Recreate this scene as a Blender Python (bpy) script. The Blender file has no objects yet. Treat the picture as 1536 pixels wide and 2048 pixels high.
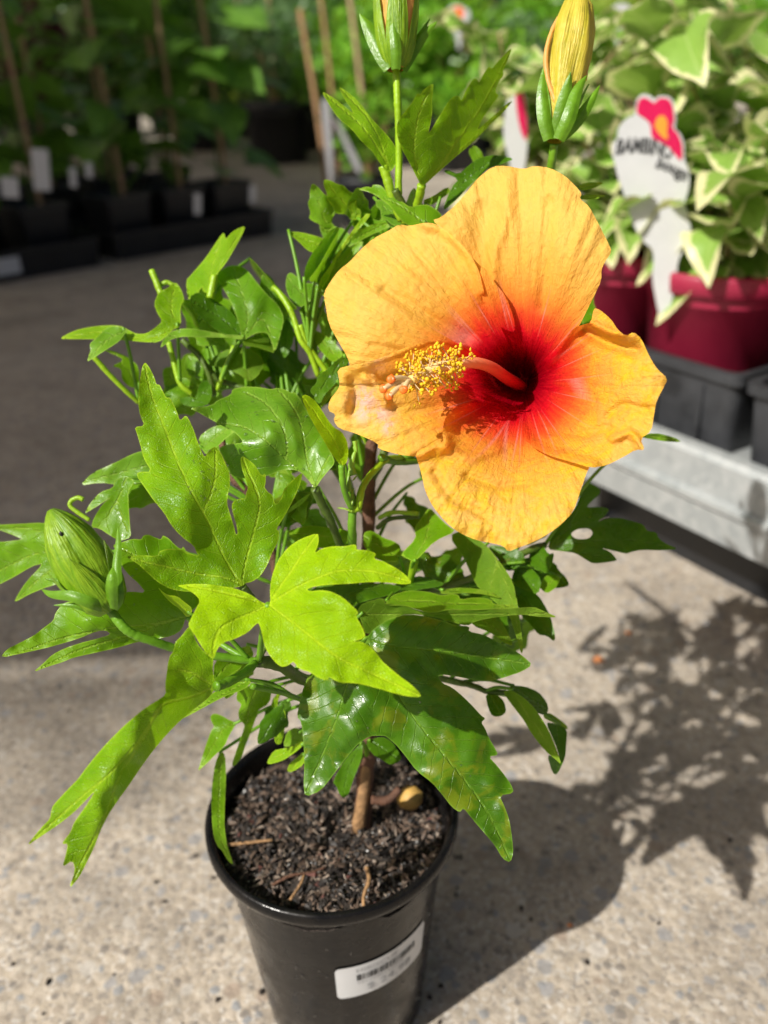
import bpy, bmesh, math, random
import numpy as np
from mathutils import Vector, Matrix
from mathutils.geometry import delaunay_2d_cdt
R = math.radians
random.seed(7); rng = np.random.default_rng(7)
SC = bpy.context.scene
COL = SC.collection

# ------------------------------------------------------------------ camera
F = 1700.0                      # focal length in pixels of a 1536 x 2048 frame
PITCH, ROLL, CAMH = 27.5, 2.0, 0.5989
p_, r_ = R(PITCH), R(ROLL)
fw = np.array([0, math.cos(p_), -math.sin(p_)])
x_ = np.array([1.0, 0, 0]); u_ = np.cross(x_, fw)
RT = x_*math.cos(r_) - u_*math.sin(r_)
UP = u_*math.cos(r_) + x_*math.sin(r_)
CAM = np.array([0, 0, CAMH])
cd = bpy.data.cameras.new('camera'); cam = bpy.data.objects.new('camera', cd); COL.objects.link(cam)
cam.matrix_world = Matrix(((RT[0], UP[0], -fw[0], CAM[0]), (RT[1], UP[1], -fw[1], CAM[1]), (RT[2], UP[2], -fw[2], CAM[2]), (0, 0, 0, 1)))
cd.sensor_fit = 'VERTICAL'; cd.sensor_height = 36.0; cd.lens = F/2048*36
cd.clip_start = 0.02; cd.clip_end = 300
cd.dof.use_dof = True; cd.dof.focus_distance = 0.395; cd.dof.aperture_fstop = cd.lens/5.4
SC.camera = cam

# ------------------------------------------------------------------ sky, sun, exposure
SUN_AZ, SUN_EL = R(38), R(43)           # direction the light travels over the ground, sun height
w = bpy.data.worlds.new('World'); SC.world = w; w.use_nodes = True
nt = w.node_tree; bg = nt.nodes['Background']
sky = nt.nodes.new('ShaderNodeTexSky'); sky.sky_type = 'NISHITA'; sky.sun_disc = False
sky.sun_elevation = SUN_EL; sky.air_density = .75; sky.dust_density = 4.0; sky.ozone_density = .4
sky.sun_rotation = math.atan2(-math.cos(SUN_AZ), -math.sin(SUN_AZ))
nt.links.new(sky.outputs[0], bg.inputs[0]); bg.inputs[1].default_value = 0.045
sl = bpy.data.lights.new('sun', 'SUN'); sl.energy = 5.0; sl.angle = R(0.6); sl.color = (1, 0.95, 0.875)
so = bpy.data.objects.new('sun', sl); COL.objects.link(so)
TRAVEL = Vector((math.cos(SUN_AZ)*math.cos(SUN_EL), math.sin(SUN_AZ)*math.cos(SUN_EL), -math.sin(SUN_EL)))
so.rotation_euler = TRAVEL.to_track_quat('-Z', 'Y').to_euler(); so.location = (-3, -3, 5)
SC.view_settings.view_transform = 'Standard'; SC.view_settings.look = 'None'
SC.view_settings.exposure = 0.33; SC.view_settings.gamma = 1.0
SC.render.engine = 'CYCLES'; SC.cycles.max_bounces = 6; SC.cycles.use_adaptive_sampling = True; SC.cycles.adaptive_threshold = 0.02; SC.cycles.use_denoising = True
SC.cycles.transparent_max_bounces = 8; SC.cycles.sample_clamp_indirect = 6

# ------------------------------------------------------------------ helpers
def W(x, y, d):                          # pixel + distance along the lens axis -> point in the place
    return CAM + (fw + RT*(x-768)/F - UP*(y-1024)/F)*d
def on_z(x, y, z=0.0):
    r = fw + RT*(x-768)/F - UP*(y-1024)/F
    return CAM + r*(z-CAMH)/r[2]
CR = dict(c1=(220, 700, 3.491), c2=(360, 1040, 3.072), c3=(560, 1140, 2.56), c4=(0, 960, 3.84), c5=(30, 1230, 3.414),
          c6=(380, 1360, 5.389), c7=(620, 0, 3.491), c8=(860, 960, 2.954), s1=(100, 430, 4.042), s2=(380, 430, 3.84),
          s3=(380, 740, 3.657), k=(600, 300, 1.92), m=(400, 900, 1.92), px=(0, 0, 1))
def T(c, pts):
    ox, oy, s = CR[c]
    return [(ox+p[0]/s, oy+p[1]/s) + tuple(p[2:]) for p in pts]
def link(o, parent=None):
    COL.objects.link(o)
    if parent is not None:
        o.parent = parent
    return o
def wloc(o):
    v = Vector((0, 0, 0))
    while o is not None:
        v += o.location; o = o.parent
    return v
def obj(name, verts, faces, mat, parent=None, smooth=True, world=False):
    """one mesh object; world=True: the vertices are given in scene coordinates"""
    me = bpy.data.meshes.new(name)
    v = np.asarray(verts, dtype=float)
    if world and parent is not None:
        v = v - np.array(wloc(parent))
    me.from_pydata(v.tolist(), [], faces if isinstance(faces, list) else faces.tolist())
    if mat is not None: me.materials.append(mat)
    if smooth: me.polygons.foreach_set('use_smooth', [True]*len(me.polygons))
    me.update()
    return link(bpy.data.objects.new(name, me), parent)
def fattr(o, name, vals):
    a = o.data.attributes.new(name, 'FLOAT', 'POINT'); a.data.foreach_set('value', np.asarray(vals, dtype=np.float32))
def tag(o, label=None, cat=None, group=None, kind=None):
    for k, v in (('label', label), ('category', cat), ('group', group), ('kind', kind)):
        if v: o[k] = v
    return o
def empty(name, loc, rz=0, parent=None):
    o = bpy.data.objects.new(name, None); o.location = loc; o.rotation_euler = (0, 0, rz); o.empty_display_size = .05
    return link(o, parent)
def copy_tree(o, parent=None, loc=None, rz=None):
    c = o.copy(); COL.objects.link(c); c.parent = parent
    if loc is not None: c.location = loc
    if rz is not None: c.rotation_euler = (0, 0, rz)
    for ch in list(o.children): copy_tree(ch, c)
    return c
def spline(P, n=8):
    P = np.asarray(P, float)
    if len(P) < 3: 
        return np.array([P[0]+(P[-1]-P[0])*t for t in np.linspace(0, 1, n+1)])
    Q = np.vstack([2*P[0]-P[1], P, 2*P[-1]-P[-2]]); out = []
    for i in range(1, len(Q)-2):
        a, b, c, d = Q[i-1:i+3]
        for t in np.linspace(0, 1, n, endpoint=False):
            out.append(.5*((2*b)+(-a+c)*t+(2*a-5*b+4*c-d)*t*t+(-a+3*b-3*c+d)*t**3))
    out.append(P[-1]); return np.array(out)
def tube_mesh(path, rad, seg=10, cap=True):
    path = np.asarray(path); n = len(path); rad = np.broadcast_to(rad, n)
    tan = np.gradient(path, axis=0); tan /= np.linalg.norm(tan, axis=1)[:, None]+1e-12
    ref = np.array([.31, .22, .92]); V = []; Fs = []
    a = np.cross(tan[0], ref); a /= np.linalg.norm(a)
    for i in range(n):
        a = a - tan[i]*(a@tan[i]); a /= np.linalg.norm(a); b = np.cross(tan[i], a)
        for k in range(seg):
            t = 2*math.pi*k/seg; V.append(path[i]+rad[i]*(a*math.cos(t)+b*math.sin(t)))
    for i in range(n-1):
        for k in range(seg):
            Fs.append((i*seg+k, i*seg+(k+1) % seg, (i+1)*seg+(k+1) % seg, (i+1)*seg+k))
    if cap:
        Fs.append(tuple(range(seg))[::-1]); Fs.append(tuple((n-1)*seg+k for k in range(seg)))
    return np.array(V), Fs
def join(parts):
    V = []; Fs = []; o = 0
    for v, f in parts:
        V.append(np.asarray(v)); Fs += [tuple(i+o for i in q) for q in f]; o += len(v)
    return np.vstack(V), Fs
def lathe(prof, seg=48, closed=False):
    V = []; Fs = []; n = len(prof)
    for r, z in prof:
        for k in range(seg):
            t = 2*math.pi*k/seg; V.append((r*math.cos(t), r*math.sin(t), z))
    for i in range(n-1):
        for k in range(seg):
            Fs.append((i*seg+k, i*seg+(k+1) % seg, (i+1)*seg+(k+1) % seg, (i+1)*seg+k))
    return np.array(V), Fs
def box(cx, cy, cz, sx, sy, sz, bev=0.0):
    bm = bmesh.new(); bmesh.ops.create_cube(bm, size=1)
    for v in bm.verts: v.co = (cx+v.co.x*sx, cy+v.co.y*sy, cz+v.co.z*sz)
    if bev: bmesh.ops.bevel(bm, geom=bm.edges[:], offset=bev, segments=2, affect='EDGES')
    bm.verts.index_update()
    r = (np.array([v.co[:] for v in bm.verts]), [tuple(v.index for v in f.verts) for f in bm.faces]); bm.free()
    return r
def xform(m, M):
    v, f = m; v = np.asarray(v)
    return np.c_[v, np.ones(len(v))] @ np.array(M).T[:, :3], f

# smooth value noise in 2D / 3D for shaping
_tab = rng.random((64, 64))
def vnoise(x, y):
    x = np.asarray(x, float); y = np.asarray(y, float)
    xi = np.floor(x).astype(int); yi = np.floor(y).astype(int); fx = x-xi; fy = y-yi
    fx = fx*fx*(3-2*fx); fy = fy*fy*(3-2*fy)
    g = lambda a, b: _tab[a % 64, b % 64]
    return (g(xi, yi)*(1-fx)+g(xi+1, yi)*fx)*(1-fy)+(g(xi, yi+1)*(1-fx)+g(xi+1, yi+1)*fx)*fy - .5

# ------------------------------------------------------------------ materials
class NT:
    def __init__(s, name):
        s.m = bpy.data.materials.new(name); s.m.use_nodes = True; s.t = s.m.node_tree
        s.t.nodes.clear(); s.out = s.t.nodes.new('ShaderNodeOutputMaterial')
    def n(s, typ, inp=None, **pr):
        o = s.t.nodes.new('ShaderNode'+typ)
        for k, v in pr.items(): setattr(o, k, v)
        for k, v in (inp or {}).items():
            if hasattr(v, 'links') and hasattr(v, 'is_output'): s.t.links.new(v, o.inputs[k])
            else:
                try: o.inputs[k].default_value = v
                except Exception: o.inputs[k].default_value = (*v, 1)
        return o
    def math(s, op, a, b=0.0, c=0.0, clamp=False):
        o = s.n('Math', {0: a, 1: b, 2: c}, operation=op); o.use_clamp = clamp; return o.outputs[0]
    def ramp(s, fac, stops, interp='LINEAR'):
        o = s.n('ValToRGB', {0: fac}); cr = o.color_ramp; cr.interpolation = interp
        while len(cr.elements) < len(stops): cr.elements.new(.5)
        for e, (p, c) in zip(cr.elements, stops):
            e.position = p; e.color = (*c, 1) if len(c) == 3 else c
        return o.outputs[0]
    def mr(s, v, a, b, c=0.0, d=1.0, smooth=False):
        o = s.n('MapRange', {0: v, 1: a, 2: b, 3: c, 4: d}); o.interpolation_type = 'SMOOTHSTEP' if smooth else 'LINEAR'
        return o.outputs[0]
    def mix(s, fac, a, b, typ='MIX'):
        o = s.n('Mix', data_type='RGBA', blend_type=typ)
        for i, v in ((0, fac), (6, a), (7, b)):
            if hasattr(v, 'is_output'): s.t.links.new(v, o.inputs[i])
            else: o.inputs[i].default_value = v if i == 0 else (*v, 1)
        return o.outputs[2]
    def attr(s, name): return s.n('Attribute', attribute_name=name).outputs['Fac']
    def noise(s, scale, detail=3, rough=.55, vec=None, dist=0.0, dim='3D'):
        i = {'Scale': scale, 'Detail': detail, 'Roughness': rough, 'Distortion': dist}
        if vec is not None: i['Vector'] = vec
        return s.n('TexNoise', i, noise_dimensions=dim).outputs[0]
    def vor(s, scale, vec=None, feature='F1', rnd=1.0):
        i = {'Scale': scale, 'Randomness': rnd}
        if vec is not None: i['Vector'] = vec
        return s.n('TexVoronoi', i, feature=feature)
    def obj(s): return s.n('TexCoord').outputs['Object']
    def bump(s, h, strength=.4, dist=.001):
        return s.n('Bump', {'Height': h, 'Strength': strength, 'Distance': dist}).outputs[0]
    def pbr(s, col, rough=.5, normal=None, spec=.5, metal=0.0, coat=0.0, **kw):
        i = {'Base Color': col, 'Roughness': rough, 'Specular IOR Level': spec, 'Metallic': metal, 'Coat Weight': coat}
        if normal is not None: i['Normal'] = normal
        i.update(kw); return s.n('BsdfPrincipled', i)
    def end(s, sh):
        s.t.links.new(sh.outputs[0], s.out.inputs[0]); return s.m
def leaf_mat(name, a, b, vein, trans, tfac=.3, rough=.33, wet=.0, edge=.7, yellow=0.0, spec=.5, fb=.25):
    n = NT(name); oc = n.obj()
    vd, vu, ed, vs = n.attr('vd'), n.attr('vu'), n.attr('ed'), n.attr('vs')
    wob = n.noise(260, 2, .5, oc)
    t = n.math('ADD', n.math('MULTIPLY', n.math('SUBTRACT', vu, n.math('MULTIPLY', vd, .85)), .14), n.math('ADD', n.math('MULTIPLY', vs, .5), n.math('MULTIPLY', wob, .35)))
    fr = n.math('ABSOLUTE', n.math('SUBTRACT', n.math('FRACT', t), .5))
    sec = n.math('MULTIPLY', n.mr(fr, 0.0, .05, 1, 0, True), n.mr(ed, .4, 3, 0, 1))
    main = n.mr(vd, .25, .75, 1, 0, True)
    fine = n.vor(900, oc, 'DISTANCE_TO_EDGE').outputs['Distance']
    finev = n.mr(fine, 0, .12, 1, 0)
    vm = n.math('MAXIMUM', main, n.math('MULTIPLY', sec, .6))
    nz = n.noise(70, 4, .6, oc)
    col = n.mix(n.mr(nz, .32, .68), a, b)
    col = n.mix(n.math('MULTIPLY', n.mr(n.noise(24, 3, .55, oc), .42, .68), .5), col, (a[0]*.62, a[1]*.74, a[2]*.6))
    col = n.mix(n.math('MULTIPLY', n.mr(vd, 0, 5, 1, 0), .22), col, vein)
    if yellow:
        ym = n.math('MULTIPLY', n.mr(n.noise(55, 4, .6, oc, .6), .54, .62), yellow)
        col = n.mix(ym, col, (.20, .215, .008))
    col = n.mix(n.math('MULTIPLY', finev, .14), col, vein)
    wm = n.mr(n.noise(48, 3, .5, oc, .4), .52, .545) if wet else None
    rg = n.mr(n.noise(300, 2, .5, oc), .3, .7, rough-.06, rough+.1)
    if wet:
        wmw = n.math('MULTIPLY', wm, wet)
        col = n.mix(n.math('MULTIPLY', wmw, .45), col, (a[0]*.5, a[1]*.6, a[2]*.5))
        rg = n.math('SUBTRACT', rg, n.math('MULTIPLY', wmw, rough*.5))
    col = n.mix(n.math('MULTIPLY', vm, .62), col, vein)
    col = n.mix(n.math('MULTIPLY', n.mr(ed, .15, .7, 1, 0), edge), col, vein)
    h = n.math('ADD', n.math('MULTIPLY', vm, -1.0), n.math('ADD', n.math('MULTIPLY', nz, .35+fb*2.6), n.math('ADD', n.math('MULTIPLY', finev, -fb), n.math('MULTIPLY', n.noise(420, 2, .5, oc), fb))))
    bp = n.bump(h, .65, .0009)
    pb = n.pbr(col, rg, bp, spec)
    tcol = n.mix(n.math('MULTIPLY', vm, .4), n.mix(.35, trans, col), vein)
    tr = n.n('BsdfTranslucent', {'Color': tcol, 'Normal': bp})
    ms = n.n('MixShader', {0: tfac, 1: pb.outputs[0], 2: tr.outputs[0]})
    return n.end(ms)
M = {}
M['young'] = leaf_mat('leaf_young_green', (.140, .330, .001), (.225, .440, .002), (.40, .58, .03), (.36, .70, .003), .36, .34, spec=.22)
M['lime'] = leaf_mat('leaf_lime_green', (.260, .480, .001), (.350, .580, .001), (.50, .70, .02), (.52, .86, .002), .38, .40, spec=.16)
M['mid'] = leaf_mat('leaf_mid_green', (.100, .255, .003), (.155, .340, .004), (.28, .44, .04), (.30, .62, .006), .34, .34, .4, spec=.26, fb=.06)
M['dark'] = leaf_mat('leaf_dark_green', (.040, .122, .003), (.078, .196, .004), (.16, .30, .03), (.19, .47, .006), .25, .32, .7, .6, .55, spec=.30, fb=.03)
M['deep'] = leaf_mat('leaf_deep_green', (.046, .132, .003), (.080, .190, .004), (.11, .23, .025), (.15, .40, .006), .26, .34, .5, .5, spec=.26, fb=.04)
M['pale'] = leaf_mat('leaf_pale_sheen', (.100, .250, .007), (.155, .335, .010), (.28, .44, .06), (.26, .56, .010), .29, .30, .3, spec=.40, fb=.04)
M['under'] = leaf_mat('leaf_underside', (.100, .215, .007), (.145, .280, .010), (.28, .42, .04), (.32, .62, .004), .38, .6, 0, .5, spec=.25)
def simple(name, col, rough=.5, var=.15, scale=60, bumps=.0, bscale=200, spec=.5, metal=0.0, trans=None, tfac=.2, bdist=.001, coat=0.0):
    n = NT(name); oc = n.obj(); nz = n.noise(scale, 4, .6, oc)
    c2 = tuple(min(1, c*(1+var)) for c in col); c1 = tuple(c*(1-var) for c in col)
    cc = n.mix(n.mr(nz, .3, .7), c1, c2)
    bp = n.bump(n.noise(bscale, 3, .6, oc), bumps, bdist) if bumps else None
    pb = n.pbr(cc, n.mr(nz, .3, .7, max(.02, rough-.08), min(1, rough+.08)), bp, spec, metal, coat)
    if trans:
        tr = n.n('BsdfTranslucent', {'Color': trans})
        return n.end(n.n('MixShader', {0: tfac, 1: pb.outputs[0], 2: tr.outputs[0]}))
    return n.end(pb)
M['stem'] = simple('stem_green', (.13, .30, .012), .42, .25, 90, .3, 400, trans=(.3, .6, .02), tfac=.12)
M['stem_lime'] = simple('stem_lime', (.30, .50, .012), .42, .2, 90, .3, 400, trans=(.4, .7, .02), tfac=.2)
M['stem_dark'] = simple('stem_dark', (.070, .12, .012), .45, .3, 120, .4, 300)
M['bark'] = simple('bark_brown', (.11, .05, .028), .75, .45, 160, .8, 500, bdist=.002)
M['bark_tan'] = simple('bark_tan', (.30, .17, .075), .75, .35, 160, .8, 500, bdist=.002)
def bud_mat(name, a, b, tr):
    n = NT(name); oc = n.obj(); bp_, bt = n.attr('bp'), n.attr('bt')
    v = n.n('CombineXYZ', {0: n.math('MULTIPLY', bp_, 4.0), 1: n.math('MULTIPLY', bt, 1.3)}).outputs[0]
    st = n.noise(1.5, 3, .6, v, .3)
    c = n.mix(n.mr(st, .36, .66), a, b); c = n.mix(n.mr(n.noise(220, 3, .6, oc), .45, .75, 0, .4), c, (a[0]*.5, a[1]*.6, a[2]*.5))
    h = n.math('ADD', st, n.math('MULTIPLY', n.noise(350, 2, .5, oc), .25)); bu_ = n.bump(h, .9, .0014)
    pb = n.pbr(c, .42, bu_, .4); t = n.n('BsdfTranslucent', {'Color': tr})
    return n.end(n.n('MixShader', {0: .18, 1: pb.outputs[0], 2: t.outputs[0]}))
M['bud_body_green'] = bud_mat('bud_green_striped', (.135, .29, .006), (.27, .44, .015), (.35, .6, .02))
M['bud_body_yellow'] = bud_mat('bud_yellow_striped', (.50, .45, .03), (.66, .52, .07), (.8, .6, .05))
M['bud'] = simple('bud_green', (.22, .40, .03), .42, .3, 80, .5, 260, trans=(.4, .65, .03), tfac=.2)
M['bud_yellow'] = simple('bud_yellow', (.55, .45, .055), .5, .22, 90, .6, 240, trans=(.8, .6, .05), tfac=.25)
M['bud_orange'] = simple('bud_orange_edge', (.75, .40, .10), .5, .2, 90, .5, 240, trans=(.8, .5, .1), tfac=.25)
M['sepal'] = simple('sepal_green', (.12, .27, .008), .4, .25, 120, .4, 300, trans=(.25, .55, .02), tfac=.2)
M['black_plastic'] = simple('black_plastic', (.012, .013, .015), .42, .3, 30, .25, 120)
M['black_dusty'] = simple('black_plastic_dusty', (.028, .030, .034), .5, .4, 25, .3, 90)
M['white_plastic'] = simple('white_plastic', (.60, .61, .62), .35, .04, 30)
M['maroon'] = simple('maroon_plastic', (.28, .014, .045), .42, .10, 14, .08, 60)
M['cane'] = simple('bamboo_cane', (.36, .24, .13), .6, .25, 40, .3, 200)
M['soil_dark'] = simple('soil_dark', (.030, .022, .017), .9, .5, 200, 1.0, 300, bdist=.004)
M['tag_grey'] = simple('shaded_white_tag', (.34, .34, .35), .5, .1)  # white tags coloured grey to look as if in shade
M['ink'] = simple('label_ink', (.03, .032, .035), .6, .1)
M['ink_grey'] = simple('label_ink_worn', (.34, .35, .36), .6, .1)
M['ink_tag'] = simple('tag_lettering', (.04, .042, .045), .5, .1)
M['magenta'] = simple('tag_magenta_print', (.62, .008, .085), .4, .06)
M['tag_orange'] = simple('tag_orange_print', (.85, .33, .04), .4, .1)
M['orange_leaf'] = simple('dry_orange', (.72, .27, .09), .7, .25, 80)
M['anther'] = simple('anther_yellow', (.93, .56, .012), .7, .2, 300, trans=(.9, .5, .02), tfac=.2)
M['filament'] = simple('filament_cream', (.85, .66, .36), .5, .1, trans=(.9, .7, .3), tfac=.3)
M['stigma'] = simple('stigma_orange', (.92, .17, .012), .55, .1, 200)
M['nut'] = simple('seed_pod_yellow', (.50, .30, .075), .6, .35, 120, .4, 200)
def _water():
    n = NT('water_drop'); g = n.n('BsdfGlossy', {'Color': (1, 1, 1, 1), 'Roughness': .06}); t = n.n('BsdfTransparent'); fr = n.n('Fresnel', {'IOR': 1.6})
    return n.end(n.n('MixShader', {0: n.math('ADD', fr.outputs[0], .06), 1: t.outputs[0], 2: g.outputs[0]}))
M['water'] = _water()
def petal_mat():
    n = NT('petal_orange'); oc = n.obj(); pr, pt, pk = n.attr('pr'), n.attr('pt'), n.attr('pk')
    ye, ed = n.attr('ye'), n.attr('ed')
    v1 = n.n('CombineXYZ', {0: n.math('MULTIPLY', pr, 3.0), 1: n.math('MULTIPLY', pt, 5.0)}).outputs[0]
    rad = n.noise(1.6, 4, .6, v1)
    rr = n.math('ADD', pr, n.math('MULTIPLY', n.math('SUBTRACT', rad, .5), .22))
    col = n.ramp(rr, [(0, (.10, .0, .006)), (.11, (.17, .0, .008)), (.19, (.56, .0, .014)), (.28, (.90, .012, .026)), (.39, (.92, .095, .025)),
                      (.51, (.94, .29, .038)), (.66, (.95, .47, .072)), (1.0, (.96, .585, .125))])
    blot = n.mr(n.noise(120, 5, .68, oc, .8), .42, .66)
    col = n.mix(n.math('MULTIPLY', n.math('MULTIPLY', blot, ye), n.mr(pr, .42, .62)), col, (.96, .58, .020))
    col = n.mix(n.math('MULTIPLY', n.math('MULTIPLY', n.mr(n.noise(75, 4, .6, oc, .5), .55, .7), .22), n.mr(pr, .4, .6)), col, (.93, .30, .03))
    # pale veins running out of the throat
    vv = n.n('CombineXYZ', {0: n.math('MULTIPLY', pr, .5), 1: n.math('MULTIPLY', pt, 3.0)}).outputs[0]
    vl = n.vor(1.0, vv, 'DISTANCE_TO_EDGE').outputs['Distance']
    vein = n.math('MULTIPLY', n.mr(vl, 0, .035, 1, 0), n.math('MULTIPLY', n.mr(pr, .26, .38), n.mr(pr, .40, .62, 1, 0)))
    col = n.mix(n.math('MULTIPLY', vein, .62), col, (.95, .36, .30))
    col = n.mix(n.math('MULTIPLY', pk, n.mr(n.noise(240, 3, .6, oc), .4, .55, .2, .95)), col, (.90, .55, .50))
    v2 = n.n('CombineXYZ', {0: n.math('MULTIPLY', pr, 5.0), 1: n.math('MULTIPLY', pt, 26.0)}).outputs[0]
    wr = n.noise(1.0, 4, .62, v2, .5)
    v3 = n.n('CombineXYZ', {0: n.math('MULTIPLY', pr, 13.0), 1: n.math('MULTIPLY', pt, 34.0)}).outputs[0]
    cr = n.noise(1.3, 4, .6, v3, 1.0)
    cz = n.noise(330, 4, .65, oc, .8)
    big = n.vor(95, oc, 'SMOOTH_F1').outputs['Distance']
    h = n.math('ADD', n.math('MULTIPLY', wr, .55), n.math('ADD', n.math('MULTIPLY', cr, .5), n.math('ADD', n.math('MULTIPLY', cz, n.mr(ye, .2, .9, .5, 1.1)), n.math('MULTIPLY', n.math('MULTIPLY', big, ye), .5))))
    bp = n.bump(h, 1.0, .0013)
    pb = n.pbr(col, n.mr(ye, .3, .9, .6, .42), bp, n.mr(pr, .35, .6, .04, .24))
    tr = n.n('BsdfTranslucent', {'Color': n.mix(.5, col, n.mix(n.mr(pr, .3, .6), (.7, .02, .01), (.95, .45, .04))), 'Normal': bp})
    return n.end(n.n('MixShader', {0: .42, 1: pb.outputs[0], 2: tr.outputs[0]}))
M['petal'] = petal_mat()
def concrete():
    n = NT('concrete_exposed_aggregate'); oc = n.obj()
    warp = n.n('VectorMath', {0: oc, 1: n.n('VectorMath', {0: n.n('TexNoise', {'Scale': 160.0, 'Vector': oc}).outputs['Color'], 1: (.006, .006, .006)}, operation='MULTIPLY').outputs[0]}, operation='ADD').outputs[0]
    v = n.vor(112, warp); v2 = n.vor(340, warp); v3 = n.vor(52, warp)
    st = n.ramp(n.n('SeparateColor', {0: v.outputs['Color']}).outputs[0], [(0, (.48, .42, .345)), (.25, (.40, .34, .27)), (.5, (.56, .49, .40)), (.62, (.23, .205, .18)), (.75, (.58, .52, .43)), (.88, (.30, .31, .32)), (1, (.66, .62, .56))], 'CONSTANT')
    st2 = n.ramp(n.n('SeparateColor', {0: v2.outputs['Color']}).outputs[0], [(0, (.48, .41, .32)), (.4, (.54, .47, .38)), (.7, (.32, .285, .245)), (.85, (.62, .58, .52))], 'CONSTANT')
    col = n.mix(n.mr(v.outputs['Distance'], .36, .46), st, st2)
    big = n.n('SeparateColor', {0: v3.outputs['Color']}).outputs[0]
    bm_ = n.math('MULTIPLY', n.mr(big, .66, .67), n.mr(v3.outputs['Distance'], .30, .36, 1, 0))
    bc = n.ramp(n.n('SeparateColor', {0: v3.outputs['Color']}).outputs[1], [(0, (.30, .31, .33)), (.5, (.38, .29, .22)), (.75, (.62, .58, .52))], 'CONSTANT')
    col = n.mix(n.math('MULTIPLY', bm_, .8), col, bc)
    col = n.mix(.12, col, (.09, .088, .085))
    col = n.mix(n.mr(n.noise(1.7, 5, .6, oc), .35, .7, 0, .38), col, (.30, .255, .20))
    col = n.mix(n.mr(n.noise(14, 4, .6, oc), .5, .75, 0, .30), col, (.24, .205, .17))
    col = n.mix(n.mr(n.noise(5.5, 5, .65, oc, .7), .48, .66, 0, .55), col, (.19, .165, .135))
    col = n.mix(n.mr(n.noise(22, 5, .7, oc, .4), .45, .68, 0, .38), col, (.20, .18, .155))
    col = n.mix(n.mr(n.noise(3.1, 4, .6, oc, .5), .56, .70, 0, .30), col, (.60, .56, .50))
    col = n.mix(n.mr(n.noise(38, 4, .7, oc), .60, .72, 0, .55), col, (.13, .11, .09))
    h = n.math('ADD', n.math('MULTIPLY', v.outputs['Distance'], -1.0), n.math('MULTIPLY', n.noise(500, 3, .6, oc), .5))
    return n.end(n.pbr(col, n.mr(n.noise(2.2, 3, .5, oc), .4, .65, .58, .8), n.bump(h, .5, .003), .35))
M['concrete'] = concrete()
def galv():
    n = NT('galvanised_steel'); oc = n.obj(); v = n.vor(90, oc)
    c = n.mix(n.n('SeparateColor', {0: v.outputs['Color']}).outputs[0], (.32, .345, .35), (.42, .44, .44))
    c = n.mix(n.mr(n.noise(9, 4, .6, oc), .5, .75, 0, .35), c, (.24, .25, .245))
    return n.end(n.pbr(c, .5, n.bump(n.noise(60, 3, .5, oc), .1, .002), .5, .35))
M['galv'] = galv()
def pot_black():
    n = NT('pot_black_plastic_wet'); oc = n.obj()
    dust = n.mr(n.noise(40, 5, .65, oc), .4, .7)
    c = n.mix(n.math('MULTIPLY', dust, .5), (.005, .005, .0055), (.017, .014, .011))
    sp = n.mr(n.vor(190, oc).outputs['Distance'], .10, .2, 1, 0)
    c = n.mix(n.math('MULTIPLY', sp, .8), c, (.010, .010, .011))
    return n.end(n.pbr(c, n.mr(dust, 0, 1, .16, .42), n.bump(n.noise(160, 3, .6, oc), .25, .001), .22))
M['pot'] = pot_black()
def variegated():
    n = NT('variegated_leaf'); oc = n.obj(); ed, vd = n.attr('ed'), n.attr('vd')
    e2 = n.math('ADD', ed, n.math('MULTIPLY', n.math('SUBTRACT', n.noise(75, 4, .65, oc, .5), .5), 20.0))
    ri = n.n('ObjectInfo').outputs['Random']
    thr = n.mr(ri, 0, 1, 1.5, 11.0)
    m = n.math('GREATER_THAN', e2, thr)
    g = n.mix(n.noise(60, 3, .6, oc), (.19, .35, .045), (.31, .49, .10))
    c = n.mix(m, (.72, .70, .38), g)
    c = n.mix(n.math('MULTIPLY', n.mr(vd, .2, .7, 1, 0), .5), c, (.5, .6, .25))
    pb = n.pbr(c, .4, n.bump(n.noise(120, 3, .6, oc), .3, .001), .45)
    tr = n.n('BsdfTranslucent', {'Color': n.mix(.4, c, (.5, .7, .1))})
    return n.end(n.n('MixShader', {0: .32, 1: pb.outputs[0], 2: tr.outputs[0]}))
M['varieg'] = variegated()
def bgleaf(name, a, b, tr, rough=.35, tf=.3):
    n = NT(name); oc = n.obj(); g = n.n('NewGeometry').outputs['Random Per Island']
    c = n.mix(g, a, b); pb = n.pbr(c, rough, None, .45)
    t = n.n('BsdfTranslucent', {'Color': tr})
    return n.end(n.n('MixShader', {0: tf, 1: pb.outputs[0], 2: t.outputs[0]}))
M['sap'] = leaf_mat('sapling_leaf', (.11, .26, .025), (.18, .36, .04), (.16, .30, .08), (.18, .42, .03), .28, .32, 0, .2)
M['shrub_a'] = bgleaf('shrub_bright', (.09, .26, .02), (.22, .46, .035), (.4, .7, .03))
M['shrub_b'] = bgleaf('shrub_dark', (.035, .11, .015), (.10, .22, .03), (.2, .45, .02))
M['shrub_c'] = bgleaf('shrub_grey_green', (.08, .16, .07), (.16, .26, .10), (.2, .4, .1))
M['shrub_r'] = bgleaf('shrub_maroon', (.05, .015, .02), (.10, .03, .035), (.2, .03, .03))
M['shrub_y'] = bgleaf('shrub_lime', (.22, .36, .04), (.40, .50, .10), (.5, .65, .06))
M['roofing'] = simple('shade_roof_cloth', (.30, .27, .23), .8, .1, trans=(.68, .58, .45), tfac=.55)  # translucency set to let warm fill light into the shade below
M['hedge'] = bgleaf('hedge_leaves', (.02, .06, .012), (.07, .17, .025), (.1, .3, .02))

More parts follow.
